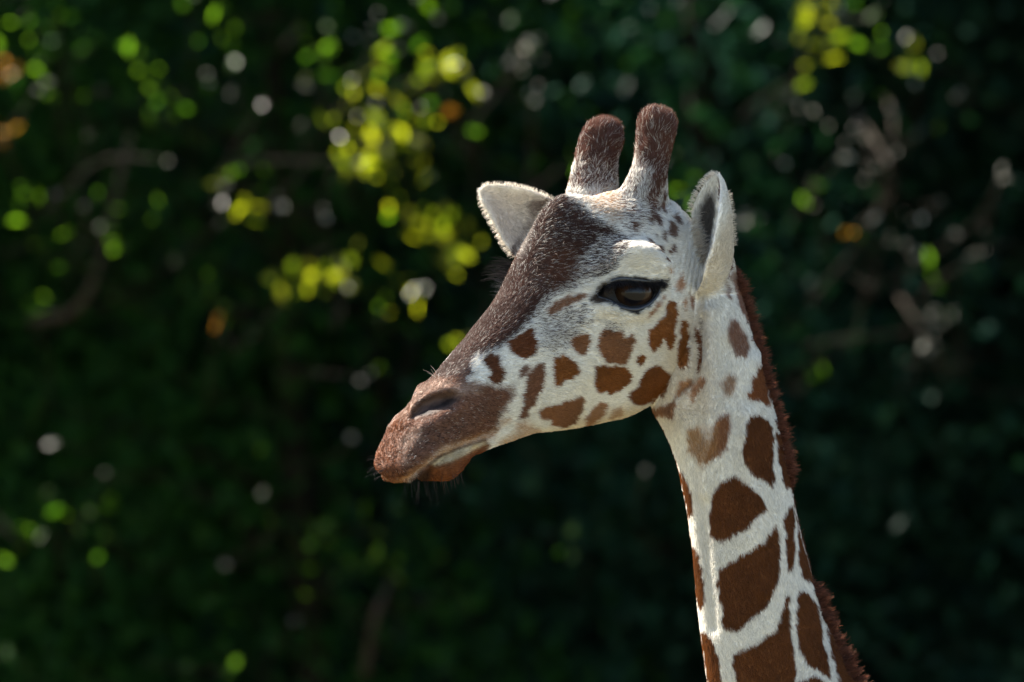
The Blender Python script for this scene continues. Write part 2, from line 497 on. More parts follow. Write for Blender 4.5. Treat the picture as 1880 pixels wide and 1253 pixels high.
# --- face spots
L(cB([(870, 165), (930, 125), (990, 130), (1005, 200), (1035, 240), (1025, 290), (990, 340), (960, 320), (930, 300), (935, 250), (900, 215)]), (0.095, 0.034, 0.014), 2.5)
L(cI([(930, 630), (950, 612), (975, 603), (985, 625), (982, 648), (962, 660), (942, 650), (932, 640)]), (0.120, 0.040, 0.014), 2)
L(cB([(1145, 230), (1190, 195), (1210, 220), (1180, 275), (1140, 290)]), (0.12, 0.045, 0.02), 2.5, .9)
L(cB([(1250, 190), (1310, 180), (1312, 280), (1290, 400), (1240, 490), (1180, 570), (1135, 580), (1150, 500), (1175, 420), (1175, 320), (1210, 260)]), (0.135, 0.048, 0.017), 2.5, .96)
L(cB([(1385, 150), (1450, 130), (1530, 170), (1575, 240), (1530, 300), (1470, 310), (1420, 345), (1395, 370), (1395, 290), (1380, 210)]), BROWN, 2)
L(cB([(1270, 540), (1320, 495), (1430, 475), (1520, 440), (1590, 425), (1615, 445), (1600, 510), (1560, 580), (1540, 620), (1470, 650), (1400, 640), (1360, 600), (1300, 580)]), (0.17, 0.063, 0.016), 2.5, .95)
L(cA([(205, 640), (245, 625), (265, 650), (300, 640), (330, 680), (375, 662), (392, 700), (375, 760), (335, 840), (300, 860), (262, 830), (245, 850), (185, 800), (170, 745), (180, 700)]), BROWN, 2.5, .95)
L(cA([(215, 600), (300, 610), (310, 650), (210, 680)]), DARK, 8, .35, 1)
L(cA([(165, 855), (215, 840), (255, 850), (265, 830), (300, 850), (345, 870), (362, 910), (345, 960), (300, 995), (255, 1022), (215, 1000), (175, 1000), (150, 960), (148, 905)]), BROWN, 2)
L(cA([(590, 480), (628, 478), (635, 560), (612, 700), (605, 755), (570, 772), (568, 735), (555, 700), (525, 740), (497, 768), (470, 745), (455, 700), (470, 645), (520, 600), (560, 560), (570, 510)]), BROWN, 2)
L(cA([(655, 590), (690, 610), (695, 700), (707, 800), (690, 850), (655, 862), (622, 835), (635, 770), (645, 690)]), BROWN, 2)
L(cA([(735, 640), (755, 650), (775, 720), (782, 850), (765, 890), (748, 850), (755, 790), (735, 710)]), (0.11, 0.036, 0.012), 2)
L(cA([(395, 800), (425, 778), (447, 800), (440, 830), (405, 850), (392, 825)]), BROWN, 1.5)
L(cA([(440, 880), (505, 845), (555, 865), (600, 905), (590, 960), (545, 1020), (490, 1065), (420, 1080), (370, 1075), (350, 1035), (370, 1000), (410, 955)]), (0.150, 0.052, 0.013), 2.5)
L(cA([(650, 945), (700, 915), (732, 930), (720, 970), (670, 1015), (610, 1045), (625, 1000)]), (0.27, 0.115, 0.035), 3, .9)
L(cA([(780, 880), (798, 930), (790, 980), (750, 1020), (722, 1065), (708, 1025), (730, 980), (765, 930)]), (0.28, 0.125, 0.05), 3, .9)
L(cA([(440, 1105), (520, 1085), (625, 1050), (628, 1080), (610, 1150), (560, 1140), (500, 1130)]), (0.20, 0.075, 0.022), 3, .9)
L(cA([(555, 450), (535, 500), (505, 555), (455, 578), (475, 545), (515, 490)]), (0.24, 0.10, 0.04), 2.5, .85)
L(cA([(650, 315), (670, 350), (672, 400), (655, 435), (622, 425), (630, 385)]), (0.30, 0.13, 0.045), 4, .85)
L(cA([(675, 450), (690, 490), (692, 535), (680, 535), (668, 490)]), (0.28, 0.13, 0.05), 2, .85)
L(cA([(705, 430), (725, 460), (730, 540), (715, 520), (700, 470)]), (0.19, 0.07, 0.025), 2, .9)
L(cA([(757, 580), (772, 600), (770, 640), (760, 610)]), DARK, 2, .8)
L(cA([(25, 690), (115, 660), (128, 700), (110, 770), (90, 800), (40, 770), (20, 740)]), BROWN, 2.5, .95)
L(cA([(150, 1085), (200, 1065), (230, 1075), (215, 1120), (170, 1165), (120, 1205), (85, 1205), (105, 1150)]), (0.25, 0.105, 0.03), 4, .9)
L(cA([(255, 1110), (300, 1090), (322, 1110), (310, 1140), (270, 1165), (240, 1165)]), TAN, 4, .75)
L(cE([(630, 1060), (700, 1000), (800, 950), (900, 930), (930, 950), (850, 1010), (760, 1050), (650, 1090)]), (0.15, 0.055, 0.018), 4, .9, .3)
for q in ([(365, 25), (400, 20), (405, 75), (385, 85), (368, 60)], [(575, 10), (600, 5), (632, 70), (610, 108), (585, 95), (572, 50)],
          [(545, 55), (565, 75), (572, 120), (555, 138), (538, 110)], [(495, 80), (510, 90), (508, 118), (495, 105)],
          [(450, 120), (475, 110), (500, 150), (490, 160), (465, 140)], [(515, 150), (535, 160), (548, 190), (530, 198), (512, 175)],
          [(605, 150), (628, 155), (620, 195), (605, 180)], [(580, 180), (605, 195), (600, 215), (585, 205)], [(560, 205), (580, 220), (585, 245), (568, 238)]):
    L(cA(q), (0.10, 0.04, 0.02), 1.6, .92)
L(cA([(585, 285), (608, 290), (608, 315), (590, 318)]), TAN, 2, .7)
# --- horns and crown
L(cI([(1040, 350), (1060, 300), (1140, 290), (1150, 330), (1110, 350)]), (0.085, 0.036, 0.025), 14, .72, 1)
L(cI([(1120, 360), (1160, 310), (1230, 300), (1225, 380), (1160, 430), (1120, 410)]), (0.075, 0.036, 0.025), 16, .44, 1)
L(cI([(1195, 290), (1232, 290), (1222, 350), (1205, 385), (1188, 380), (1192, 330)]), (0.10, 0.04, 0.026), 9, .85, .8)
L(cI([(1060, 365), (1130, 345), (1140, 400), (1120, 410)]), (0.30, 0.17, 0.08), 12, .5, .8)
L(cI([(1030, 170), (1160, 170), (1155, 270), (1138, 310), (1080, 318), (1030, 280)]), (0.092, 0.038, 0.026), 22, .93, .8)
L(cI([(1150, 170), (1260, 170), (1250, 280), (1228, 330), (1205, 350), (1195, 320), (1165, 300), (1155, 250)]), (0.092, 0.038, 0.026), 20, .93, .8)
for q in ([(745, 840), (770, 835), (778, 890), (762, 945), (742, 920)], [(790, 855), (808, 855), (805, 920), (788, 925)],
          [(820, 885), (830, 890), (828, 955), (805, 955), (808, 920)], [(805, 650), (825, 680), (828, 760), (812, 740)],
          [(858, 720), (872, 740), (868, 860), (845, 860), (835, 790), (850, 790)], [(900, 880), (950, 880), (975, 930), (965, 950), (920, 910)], [(1010, 950), (1045, 950), (1030, 975)]):
    L(cC(q), (0.09, 0.036, 0.02), 1.8, .92)
# --- eye surround
L(cI([(1080, 552), (1096, 530), (1118, 515), (1140, 506), (1200, 513), (1226, 512), (1222, 526), (1206, 545), (1190, 566), (1166, 576), (1138, 570), (1114, 558), (1094, 555)]), BLACK, 3.5, .97)
L(cI([(1085, 560), (1080, 545), (1100, 520), (1120, 510), (1128, 525), (1110, 552)]), (0.05, 0.035, 0.025), 6, .8)
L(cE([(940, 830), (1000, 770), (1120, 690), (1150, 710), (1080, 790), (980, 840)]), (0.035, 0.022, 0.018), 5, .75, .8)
# --- nostril
L(cI(NOS), (0.075, 0.045, 0.033), 6, .95)
L(cI([(764, 764), (784, 750), (812, 736), (832, 728), (836, 737), (812, 750), (784, 763)]), (0.012, 0.008, 0.007), 6, .95)
# --- neck spots
L(cD([(235, 195), (280, 190), (300, 240), (330, 260), (310, 330), (285, 342), (262, 310), (232, 285)]), TAN, 5, .75, .3)
L(cD([(360, 140), (405, 130), (410, 190), (395, 270), (330, 322), (300, 330), (322, 270), (345, 190)]), (0.19, 0.072, 0.022), 5, .95, .2)
L(cD([(240, 198), (352, 178), (350, 300), (290, 342), (236, 288)]), TAN, 8, .5, .3)
NB = (0.108, 0.037, 0.0095)
for q in ([(490, 140), (525, 135), (565, 150), (585, 190), (590, 300), (592, 400), (580, 437), (550, 410), (500, 380), (470, 330), (460, 290), (470, 230), (475, 170)],
          [(340, 440), (390, 410), (425, 390), (470, 415), (520, 465), (545, 490), (557, 530), (500, 575), (480, 605), (440, 625), (380, 670), (345, 655), (328, 630), (325, 560), (330, 480)],
          [(360, 775), (420, 745), (470, 710), (545, 665), (575, 620), (600, 595), (612, 640), (612, 760), (600, 860), (560, 930), (530, 960), (470, 1005), (440, 1035), (395, 1030), (380, 1025), (370, 990), (375, 930), (365, 880), (355, 830)],
          [(640, 890), (652, 890), (655, 1000), (670, 1120), (685, 1200), (680, 1300), (660, 1420), (500, 1460), (455, 1300), (420, 1190), (415, 1130), (480, 1110), (540, 1070), (600, 1030), (620, 960)],
          [(640, 530), (665, 510), (675, 540), (675, 700), (668, 790), (650, 780), (640, 740), (638, 640), (632, 570)],
          [(690, 870), (730, 880), (770, 930), (780, 1000), (800, 1090), (822, 1200), (822, 1235), (770, 1200), (730, 1170), (700, 1110), (685, 1050), (685, 950)],
          [(682, 540), (700, 580), (730, 660), (750, 720), (775, 800), (770, 840), (730, 825), (700, 790), (690, 720), (685, 620)],
          [(590, 200), (640, 230), (690, 330), (720, 430), (700, 455), (640, 430), (622, 400), (610, 330), (600, 250)],
          [(795, 900), (850, 920), (910, 1000), (1000, 1090), (1000, 1400), (900, 1400), (860, 1253), (830, 1130), (805, 1000)],
          [(170, 330), (210, 370), (240, 440), (258, 530), (250, 550), (225, 560), (195, 470), (180, 400)],
          [(235, 660), (270, 700), (290, 780), (305, 930), (290, 940), (255, 900), (240, 780)],
          [(270, 1020), (310, 1040), (340, 1080), (360, 1150), (385, 1300), (300, 1300), (280, 1130)],
          [(690, 1250), (760, 1220), (820, 1260), (850, 1400), (720, 1440)]):
    L(cD(q), NB, 2.2)
L(cA([(950, 565), (985, 590), (1025, 665), (1050, 735), (1030, 800), (1000, 798), (960, 760), (930, 690), (925, 640), (932, 590)]), (0.16, 0.06, 0.026), 5, .9, .2)
L(cA([(915, 350), (935, 400), (942, 470), (925, 455), (910, 390)]), (0.14, 0.07, 0.05), 3, .8)
L(cA([(880, 945), (940, 890), (970, 910), (975, 965), (950, 1010), (910, 1025), (895, 990)]), (0.26, 0.125, 0.045), 7, .8, .3)
L(cA([(1108, 830), (1125, 850), (1155, 980), (1160, 1068), (1090, 1045), (1037, 1025), (1060, 960), (1080, 890)]), (0.17, 0.06, 0.02), 2.5)
L(cA([(930, 340), (990, 500), (1060, 640), (1120, 760), (1180, 760), (1150, 500), (1000, 280)]), (0.16, 0.06, 0.028), 3, .9)
# inside of the near ear
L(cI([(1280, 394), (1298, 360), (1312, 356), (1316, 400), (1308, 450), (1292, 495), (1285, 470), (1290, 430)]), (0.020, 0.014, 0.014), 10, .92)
L(cI([(885, 348), (1000, 356), (960, 470), (930, 440), (890, 370)]), (0.40, 0.36, 0.32), 10, .6)
L(cI([(1318, 342), (1325, 342), (1322, 400), (1312, 457), (1293, 507), (1287, 504), (1305, 450), (1315, 400)]), (0.80, 0.77, 0.71), 2, .9)  # sunlit rim of the near ear, painted in paler than the coat
L(cI([(968, 378), (985, 368), (1000, 372), (985, 392), (970, 388)]), (0.12, 0.09, 0.08), 7, .75)
L(cI([(1300, 480), (1345, 380), (1356, 460), (1340, 520), (1290, 552), (1262, 545), (1280, 520)]), (0.44, 0.38, 0.30), 9, .6)

def coat(UV, Q, rand=None, rough=1.0):
    """colour at photo pixels UV (Q: the points in metres). rand given -> one sample per hair, else the mean"""
    n = len(UV)
    C = np.tile(np.array(WHITE), (n, 1)) * (0.90 + 0.2*hashn(Q, 9, 5))[:, None]
    tone = (0.72 + 0.36*hashn(Q, 26, 8) + 0.22*hashn(Q, 95, 10))[:, None]
    wob = ((hashn(Q, 90, 3)-.5)*7 + (hashn(Q, 260, 4)-.5)*5) * rough * (1 - .75*((UV[:, 0] < 925) & (UV[:, 1] > 760)))
    for poly, c, soft, amt, speck in LAY:
        lo, hi = poly.min(0) - 2*soft - 8, poly.max(0) + 2*soft + 8
        idx = np.nonzero((UV[:, 0] > lo[0]) & (UV[:, 0] < hi[0]) & (UV[:, 1] > lo[1]) & (UV[:, 1] < hi[1]))[0]
        if not len(idx): continue
        s = poly_sd(UV[idx], poly) + wob[idx] * min(1.0, .35 + soft/4)
        al = smoothstep(-soft, soft, s) * amt
        if rand is not None and speck > 0:
            hard = (rand[idx] < al).astype(float)
            al = speck*hard + (1-speck)*al
        C[idx] = C[idx]*(1-al[:, None]) + c*tone[idx]*al[:, None]
    return C

def voro_coat(Q, nseed=900):
    """pale net over brown patches for the flank the camera does not see"""
    r = np.random.default_rng(3)
    seeds = np.stack([r.uniform(-0.3, 2.4, nseed), r.uniform(-0.6, 0.8, nseed), r.uniform(0, 4.4, nseed)], -1)
    sc = np.array([6.5, 6.5, 5.0]); seeds = seeds
    d1 = np.full(len(Q), 1e9); d2 = d1.copy()
    for s_ in seeds:
        d = np.linalg.norm((Q - s_) * sc, axis=1)
        d2 = np.where(d < d1, d1, np.minimum(d2, d)); d1 = np.minimum(d1, d)
    al = smoothstep(.10, .16, d2 - d1)[:, None]
    return np.array(WHITE)*(1-al) + np.array(NB)*al

def zbuffer_visible(P, N, cell=4.0, tol=14.0):
    uv = to_px(P); d = P[:, 1]*S
    i = np.clip((uv[:, 0]/cell).astype(int), 0, 600); j = np.clip((uv[:, 1]/cell).astype(int), -200, 600)
    key = i*2000 + j + 500
    zmin = np.full(key.max()+1, 1e9); np.minimum.at(zmin, key, d)
    view = P - np.array(cam.location); view /= np.linalg.norm(view, axis=1)[:, None]
    return (d < zmin[key] + tol) & ((N*view).sum(1) < 0.10), uv

def coat_at(Q, vis, rand=None):
    uv = to_px(Q)
    C = coat(uv, Q, rand)
    hid = np.nonzero(~vis)[0]
    if len(hid):
        Qh = Q[hid]
        a, h, w_ = head_inv(Qh)
        ishead = (a > -235 - 0.15*(h+60)) & (h > -280)
        Cn = voro_coat(Qh)
        m = head(a, h, np.abs(w_))
        rr = None if rand is None else rand[hid]
        Cm = coat(to_px(m), Qh, rr)
        C[hid] = np.where(ishead[:, None], Cm, Cn)
    return C
VIS, UVP = zbuffer_visible(P, N)
COL = coat_at(P, VIS)
# ------------------------------------------------------------------ materials
def mat(name):
    m = bpy.data.materials.new(name); m.use_nodes = True
    t = m.node_tree; return m, t, t.nodes['Principled BSDF'], t.nodes['Material Output']
def hide_material(name, attr, transl, rough=0.75):
    m, t, b, out = mat(name)
    at = t.nodes.new('ShaderNodeAttribute'); at.attribute_name = attr
    nz = t.nodes.new('ShaderNodeTexNoise'); nz.inputs['Scale'].default_value = 420; nz.inputs['Detail'].default_value = 3
    mp = t.nodes.new('ShaderNodeMapRange'); mp.inputs[3].default_value = .75; mp.inputs[4].default_value = 1.2
    tc = t.nodes.new('ShaderNodeTexCoord'); t.links.new(tc.outputs['Object'], nz.inputs['Vector'])
    t.links.new(nz.outputs[0], mp.inputs[0])
    mx = t.nodes.new('ShaderNodeVectorMath'); mx.operation = 'SCALE'
    t.links.new(at.outputs['Color'], mx.inputs[0]); t.links.new(mp.outputs[0], mx.inputs['Scale'])
    t.links.new(mx.outputs[0], b.inputs['Base Color'])
    b.inputs['Roughness'].default_value = rough
    b.inputs['Specular IOR Level'].default_value = 0.15
    bp = t.nodes.new('ShaderNodeBump'); bp.inputs['Strength'].default_value = .35; bp.inputs['Distance'].default_value = .002
    t.links.new(nz.outputs[0], bp.inputs['Height']); t.links.new(bp.outputs[0], b.inputs['Normal'])
    return m
def hair_material(name, attr=None, colour=None, transl=0.35, gloss=0.010):
    m, t, b, out = mat(name)
    t.nodes.remove(b)
    d = t.nodes.new('ShaderNodeBsdfDiffuse'); tr = t.nodes.new('ShaderNodeBsdfTranslucent')
    gl = t.nodes.new('ShaderNodeBsdfGlossy'); gl.inputs['Roughness'].default_value = .4
    m1 = t.nodes.new('ShaderNodeMixShader'); m1.inputs[0].default_value = transl
    m2 = t.nodes.new('ShaderNodeMixShader'); m2.inputs[0].default_value = gloss
    if attr:
        at = t.nodes.new('ShaderNodeAttribute'); at.attribute_name = attr
        for n_ in (d, tr): t.links.new(at.outputs['Color'], n_.inputs['Color'])
    else:
        for n_ in (d, tr): n_.inputs['Color'].default_value = (*colour, 1)
    t.links.new(d.outputs[0], m1.inputs[1]); t.links.new(tr.outputs[0], m1.inputs[2])
    t.links.new(m1.outputs[0], m2.inputs[1]); t.links.new(gl.outputs[0], m2.inputs[2])
    t.links.new(m2.outputs[0], out.inputs['Surface'])
    return m
M_HIDE = hide_material('hide', 'coat', 0)
M_FUR = hair_material('fur', 'coat')
def simple(name, c, rough=.5, spec=.5, **kw):
    m, t, b, out = mat(name)
    b.inputs['Base Color'].default_value = (*c, 1); b.inputs['Roughness'].default_value = rough
    b.inputs['Specular IOR Level'].default_value = spec
    for k_, v_ in kw.items(): b.inputs[k_].default_value = v_
    return m
M_LID = simple('eyelid_skin', (0.012, 0.011, 0.012), .42, .5)
M_LASH = simple('lash_hair', (0.008, 0.007, 0.008), .4, .4)

# ------------------------------------------------------------------ giraffe object
GBASE = Vector((1.0, 0.12, 0.0))
giraffe = bpy.data.objects.new('giraffe', None); col.objects.link(giraffe)
giraffe.location = GBASE
tag(giraffe, 'reticulated giraffe with dark furry horns looking past the camera before dark foliage', 'giraffe')
OFF = np.array(GBASE)
def gmesh(name, V, Fq, mats, parent=giraffe, smooth=True):
    return link(name, mesh_np(name, np.asarray(V) - OFF, Fq, smooth), parent, mats)
def add_hair(name, roots, pts, rad0, colours, material, parent=giraffe, taper=.25):
    """pts (n,k,3) in metres"""
    n, k, _ = pts.shape
    cu = bpy.data.hair_curves.new(name)
    cu.add_curves([k]*n)
    cu.position_data.foreach_set('vector', (pts - OFF).astype(np.float32).ravel())
    ra = cu.attributes.get('radius') or cu.attributes.new('radius', 'FLOAT', 'POINT')
    prof = np.linspace(1, taper, k)
    ra.data.foreach_set('value', (np.asarray(rad0).reshape(-1, 1) * prof * np.ones((n, 1))).astype(np.float32).ravel())
    if colours is not None:
        ca = cu.attributes.new('coat', 'FLOAT_COLOR', 'CURVE')
        ca.data.foreach_set('color', np.concatenate([colours, np.ones((n, 1))], 1).astype(np.float32).ravel())
    o = bpy.data.objects.new(name, cu); col.objects.link(o); cu.materials.append(material); o.parent = parent
    return o

body_me = mesh_np('body', P - OFF, F)
ca = body_me.color_attributes.new('coat', 'FLOAT_COLOR', 'POINT')
ca.data.foreach_set('color', np.concatenate([COL, np.ones((len(P), 1))], 1).astype(np.float32).ravel())
body = link('body', body_me, giraffe, [M_HIDE])

# ------------------------------------------------------------------ short fur
EDGEV = np.linalg.norm(P[F[:, 2]] - P[F[:, 0]], axis=1) * np.linalg.norm(P[F[:, 3]] - P[F[:, 1]], axis=1) * .5
_sd_eye = poly_sd(to_px(P), EYE); _sd_eye[np.linalg.norm(P - EYE_P, axis=1)*S > 95] = -99
_sd_nos = poly_sd(to_px(P), NOS); _sd_nos[np.linalg.norm(P - NOS_P, axis=1)*S > 80] = -99
inframe = (UVP[:, 1] < 1330)
wv = np.where(VIS, 1.0, 0.28) * inframe * (_sd_eye < -3) * (_sd_nos < 2)
NF = 330000
pf = EDGEV * wv[F].mean(1); pf /= pf.sum()
fi = rng.choice(len(F), NF, p=pf)
su, sv = rng.random(NF)[:, None], rng.random(NF)[:, None]
Q4 = P[F[fi]]; N4 = N[F[fi]]
bil = lambda A: (A[:, 0]*(1-su) + A[:, 1]*su)*(1-sv) + (A[:, 3]*(1-su) + A[:, 2]*su)*sv
root = bil(Q4); nrm = bil(N4); nrm /= np.linalg.norm(nrm, axis=1)[:, None]
rvis = VIS[F[fi]].mean(1) > .5
rand = rng.random(NF)
hc = coat_at(root, rvis, rand)
hc = np.clip(hc * (1 + rng.uniform(-1, 1, (NF, 1))*(.22 + .25*smoothstep(280, 400, head_inv(root)[0]))[:, None]), 0, 1)
ruv = to_px(root)
a_, h_, w_ = head_inv(root)
# direction of the coat
ru, rv = ruv[:, 0], ruv[:, 1]
depth = root[:, 1]*S
is_hornN = (rv < 395) & (ru > 1140) & (ru < 1250) & (depth > 20)
is_hornF = (rv < 370) & (ru > 1030) & (ru < 1150) & (depth > 90) & ~is_hornN
is_earN = (ru > 1258) & (rv < 545) & (depth < 70) & (rv < 552 - np.maximum(ru-1285, 0)*.72)
is_earF = (ru < 1030) & (rv < 500) & (depth > 150)
isneck = ((rv > 560) & ((ru > 1290) | (rv > 770)) & (ru > 1180)) | ((ru > 1290) & (rv > 540) & ~is_earN)
flow = np.tile(-HF*0.9 - HU*0.45, (NF, 1))
fore = smoothstep(-40, 60, h_) * (a_ < 90)
flow = flow*(1-fore[:, None]) + fore[:, None]*(-HF*0.5 - HU*0.15 + np.tanh(w_/45)[:, None]*HL*0.8)
flow[isneck] = np.array([0.22, 0.0, -1.0])
def blend(sel, wgt, vec):
    k_ = (sel*wgt)[:, None]
    flow[:] = flow*(1-k_) + k_*np.array(vec)
blend(is_hornN, smoothstep(400, 345, rv), [0.10, .1, 1.0]); blend(is_hornF, smoothstep(385, 335, rv), [0.15, .1, 1.0])
blend(is_earN, smoothstep(535, 470, rv), [0.1, 0, 1.0]); blend(is_earF, np.ones(NF), [-1.0, 0, .45])
ishorn_ = (is_hornN | is_hornF)[:, None]
flow = flow + ishorn_*(np.stack([hashn(root, 70, s_) for s_ in (14, 15, 16)], -1) - .5)*2.0
flow = flow + (np.stack([hashn(root, 22, s_) for s_ in (11, 12, 13)], -1) - .5)*0.9 + rng.normal(0, .16, (NF, 3))
flow /= np.linalg.norm(flow, axis=1)[:, None]
tan_ = flow - (flow*nrm).sum(1)[:, None]*nrm; tan_ /= np.linalg.norm(tan_, axis=1)[:, None] + 1e-9
ln = np.full(NF, 8.0)
ln[isneck] = 8.5
muz = smoothstep(250, 400, a_); ln = ln*(1-.30*muz)
ln[fore > .5] = 10
tipN = smoothstep(330, 230, rv); tipF = smoothstep(340, 250, rv)
ln = np.where(is_hornN, 9 + 8*tipN, ln); ln = np.where(is_hornF, 9 + 8*tipF, ln)
ln[is_earN | is_earF] = 7
ln *= rng.uniform(.6, 1.25, NF)
lift = np.full(NF, .30); lift[is_hornN | is_hornF] = .42
lift += rng.normal(0, .07, NF)
d0 = tan_ + nrm*(lift + .25)[:, None]; d1 = tan_ + nrm*(lift*.4)[:, None]
d0 /= np.linalg.norm(d0, axis=1)[:, None]; d1 /= np.linalg.norm(d1, axis=1)[:, None]
l = (ln/S)[:, None]
p0 = root - nrm*0.0006; p1 = p0 + d0*l*.35; p2 = p1 + (d0*.4+d1*.6)*l*.35; p3 = p2 + d1*l*.35
add_hair('fur', root, np.stack([p0, p1, p2, p3], 1), np.full(NF, .00032), hc, M_FUR)
# ------------------------------------------------------------------ eyes, lids, lashes
def uvsphere(c, r, ax, n=28, m=40):
    z = ax/np.linalg.norm(ax); x = np.cross([0, 0, 1.0], z); x /= np.linalg.norm(x); y = np.cross(z, x)
    V = []; Fq = []
    for i in range(n+1):
        t = math.pi*i/n*0.995 + .004
        for j in range(m):
            p = 2*math.pi*j/m
            V.append(c + r*(math.sin(t)*math.cos(p)*x + math.sin(t)*math.sin(p)*y + math.cos(t)*z))
    for i in range(n):
        for j in range(m):
            Fq.append((i*m+j, i*m+(j+1) % m, (i+1)*m+(j+1) % m, (i+1)*m+j))
    return np.array(V), Fq, x, y, z
def eye_material():
    m, t, b, out = mat('eyeball')
    at = t.nodes.new('ShaderNodeAttribute'); at.attribute_name = 'iris'
    t.links.new(at.outputs['Color'], b.inputs['Base Color'])
    b.inputs['Roughness'].default_value = .25; b.inputs['Specular IOR Level'].default_value = .04; b.inputs['Coat Weight'].default_value = .28; b.inputs['Coat Roughness'].default_value = .02
    return m
M_EYE = eye_material()
def mvec(v): return (v @ HF)*HF + (v @ HU)*HU - (v @ HL)*HL
EYE_R = 44/S
EYE_UP = [(1094, 544), (1108, 525), (1130, 513), (1160, 514), (1190, 517), (1216, 517)]
EYE_LO = [(1094, 545), (1118, 552), (1139, 565), (1166, 570), (1193, 559), (1209, 538), (1216, 518)]
def lid_line(pts, out_px):
    q = np.array(pts, float); t = np.linspace(0, len(q)-1, 40); q = spl(t, np.arange(len(q)), q)
    L_ = []
    uvp = to_px(P); ok = np.nonzero((np.linalg.norm(P - EYE_P, axis=1)*S < 110) & (uvp[:, 1] > 480))[0]
    c = np.array([1160, 540.0])
    for u, v in q:
        dv = np.array([u, v]) - c; dv /= np.linalg.norm(dv)
        tgt = np.array([u, v]) + dv*out_px
        L_.append(P[ok[np.argmin(((uvp[ok]-tgt)**2).sum(1))]])
    L_ = np.array(L_)
    for k_ in range(8): L_[1:-1] = .5*L_[1:-1] + .25*(L_[:-2] + L_[2:])
    return L_
UPL, LOL = lid_line(EYE_UP, 0.0), lid_line(EYE_LO, 0.0)
eye_c0 = EYE_P - EYE_N*(EYE_R + 3/S) - (HF*17 + HU*6)/S
for side in (0, 1):
    flip = (lambda A: mirror(A)) if side else (lambda A: np.asarray(A))
    ax = mvec(EYE_N) if side else EYE_N
    c = flip(np.atleast_2d(eye_c0))[0]
    V, Fq, ex, ey, ez = uvsphere(c, EYE_R, ax)
    me = mesh_np('eye', V - OFF, Fq)
    r = V - c; r /= EYE_R
    # horizontal pupil in a brown iris
    gaze = ax*0.95 + HF*.25; gaze /= np.linalg.norm(gaze)
    hx = HF - (HF @ gaze)*gaze; hx /= np.linalg.norm(hx); hy = np.cross(gaze, hx)
    pu, ir = np.hypot((r @ hx)/.46, (r @ hy)/.36), np.hypot(r @ hx, r @ hy)
    k_i = smoothstep(.9, 1.15, pu) * (1 - smoothstep(.72, .82, ir)) * (r @ gaze > 0)
    C_ = np.array([.006, .005, .006]) + k_i[:, None]*np.array([.024, .011, .0025])
    cc = me.color_attributes.new('iris', 'FLOAT_COLOR', 'POINT')
    cc.data.foreach_set('color', np.concatenate([C_, np.ones((len(V), 1))], 1).astype(np.float32).ravel())
    eo = link('eye', me, giraffe, [M_EYE])
    for nm, ln_, r0 in (('upper_eyelid', UPL, 7.5), ('lower_eyelid', LOL, 4.2)):
        n = len(ln_); rad = (r0/S)*(0.45 + .55*np.sin(np.linspace(.12, math.pi-.12, n)))
        V_, q_, t_ = loft(tube_rings(flip(ln_), rad, 12))
        mm = bpy.data.meshes.new(nm); mm.from_pydata((np.array(V_) - OFF).tolist(), [], q_ + t_); mm.update()
        for p_ in mm.polygons: p_.use_smooth = True
        link(nm, mm, giraffe, [M_LID])
    # lashes
    nl = 560
    t = rng.uniform(.05, .98, nl)*(len(UPL)-1); i0 = t.astype(int); fr = (t-i0)[:, None]
    b0 = UPL[i0]*(1-fr) + UPL[np.minimum(i0+1, len(UPL)-1)]*fr + rng.normal(0, 1.2/S, (nl, 3))
    L0 = rng.uniform(16, 34, nl)[:, None]/S * (1.9 if side else 1)
    fan = (t/len(UPL) - .5)[:, None]
    dr = EYE_N*(.9 if side else .75) + HF*(0 if side else .25) - HU*(.25 if side else .55) - HF*fan*1.0 + rng.normal(0, .16, (nl, 3))
    if side: dr += HU*rng.uniform(-.6, .9, nl)[:, None]
    dr /= np.linalg.norm(dr, axis=1)[:, None]
    pts = np.stack([b0, b0 + dr*L0*.4, b0 + dr*L0*.75 + HU*L0*.03, b0 + dr*L0 + HU*L0*.12], 1)
    if side:
        pts = mirror(pts.reshape(-1, 3)).reshape(pts.shape)
    add_hair('eyelashes', None, pts, np.full(nl, .00035), None, M_LASH, taper=.2)
    nl = 90
    t = rng.uniform(.1, .95, nl)*(len(LOL)-1); i0 = t.astype(int)
    b0 = LOL[i0] + rng.normal(0, 1.5/S, (nl, 3)); L0 = rng.uniform(6, 13, nl)[:, None]/S
    dr = EYE_N*.6 - HU*.8 + rng.normal(0, .2, (nl, 3)); dr /= np.linalg.norm(dr, axis=1)[:, None]
    pts = np.stack([b0, b0 + dr*L0*.5, b0 + dr*L0], 1)
    if side: pts = mirror(pts.reshape(-1, 3)).reshape(pts.shape)
    add_hair('eyelashes', None, pts, np.full(nl, .00022), None, M_LASH, taper=.2)

# ------------------------------------------------------------------ mane
tabN = np.array(NECK, float)
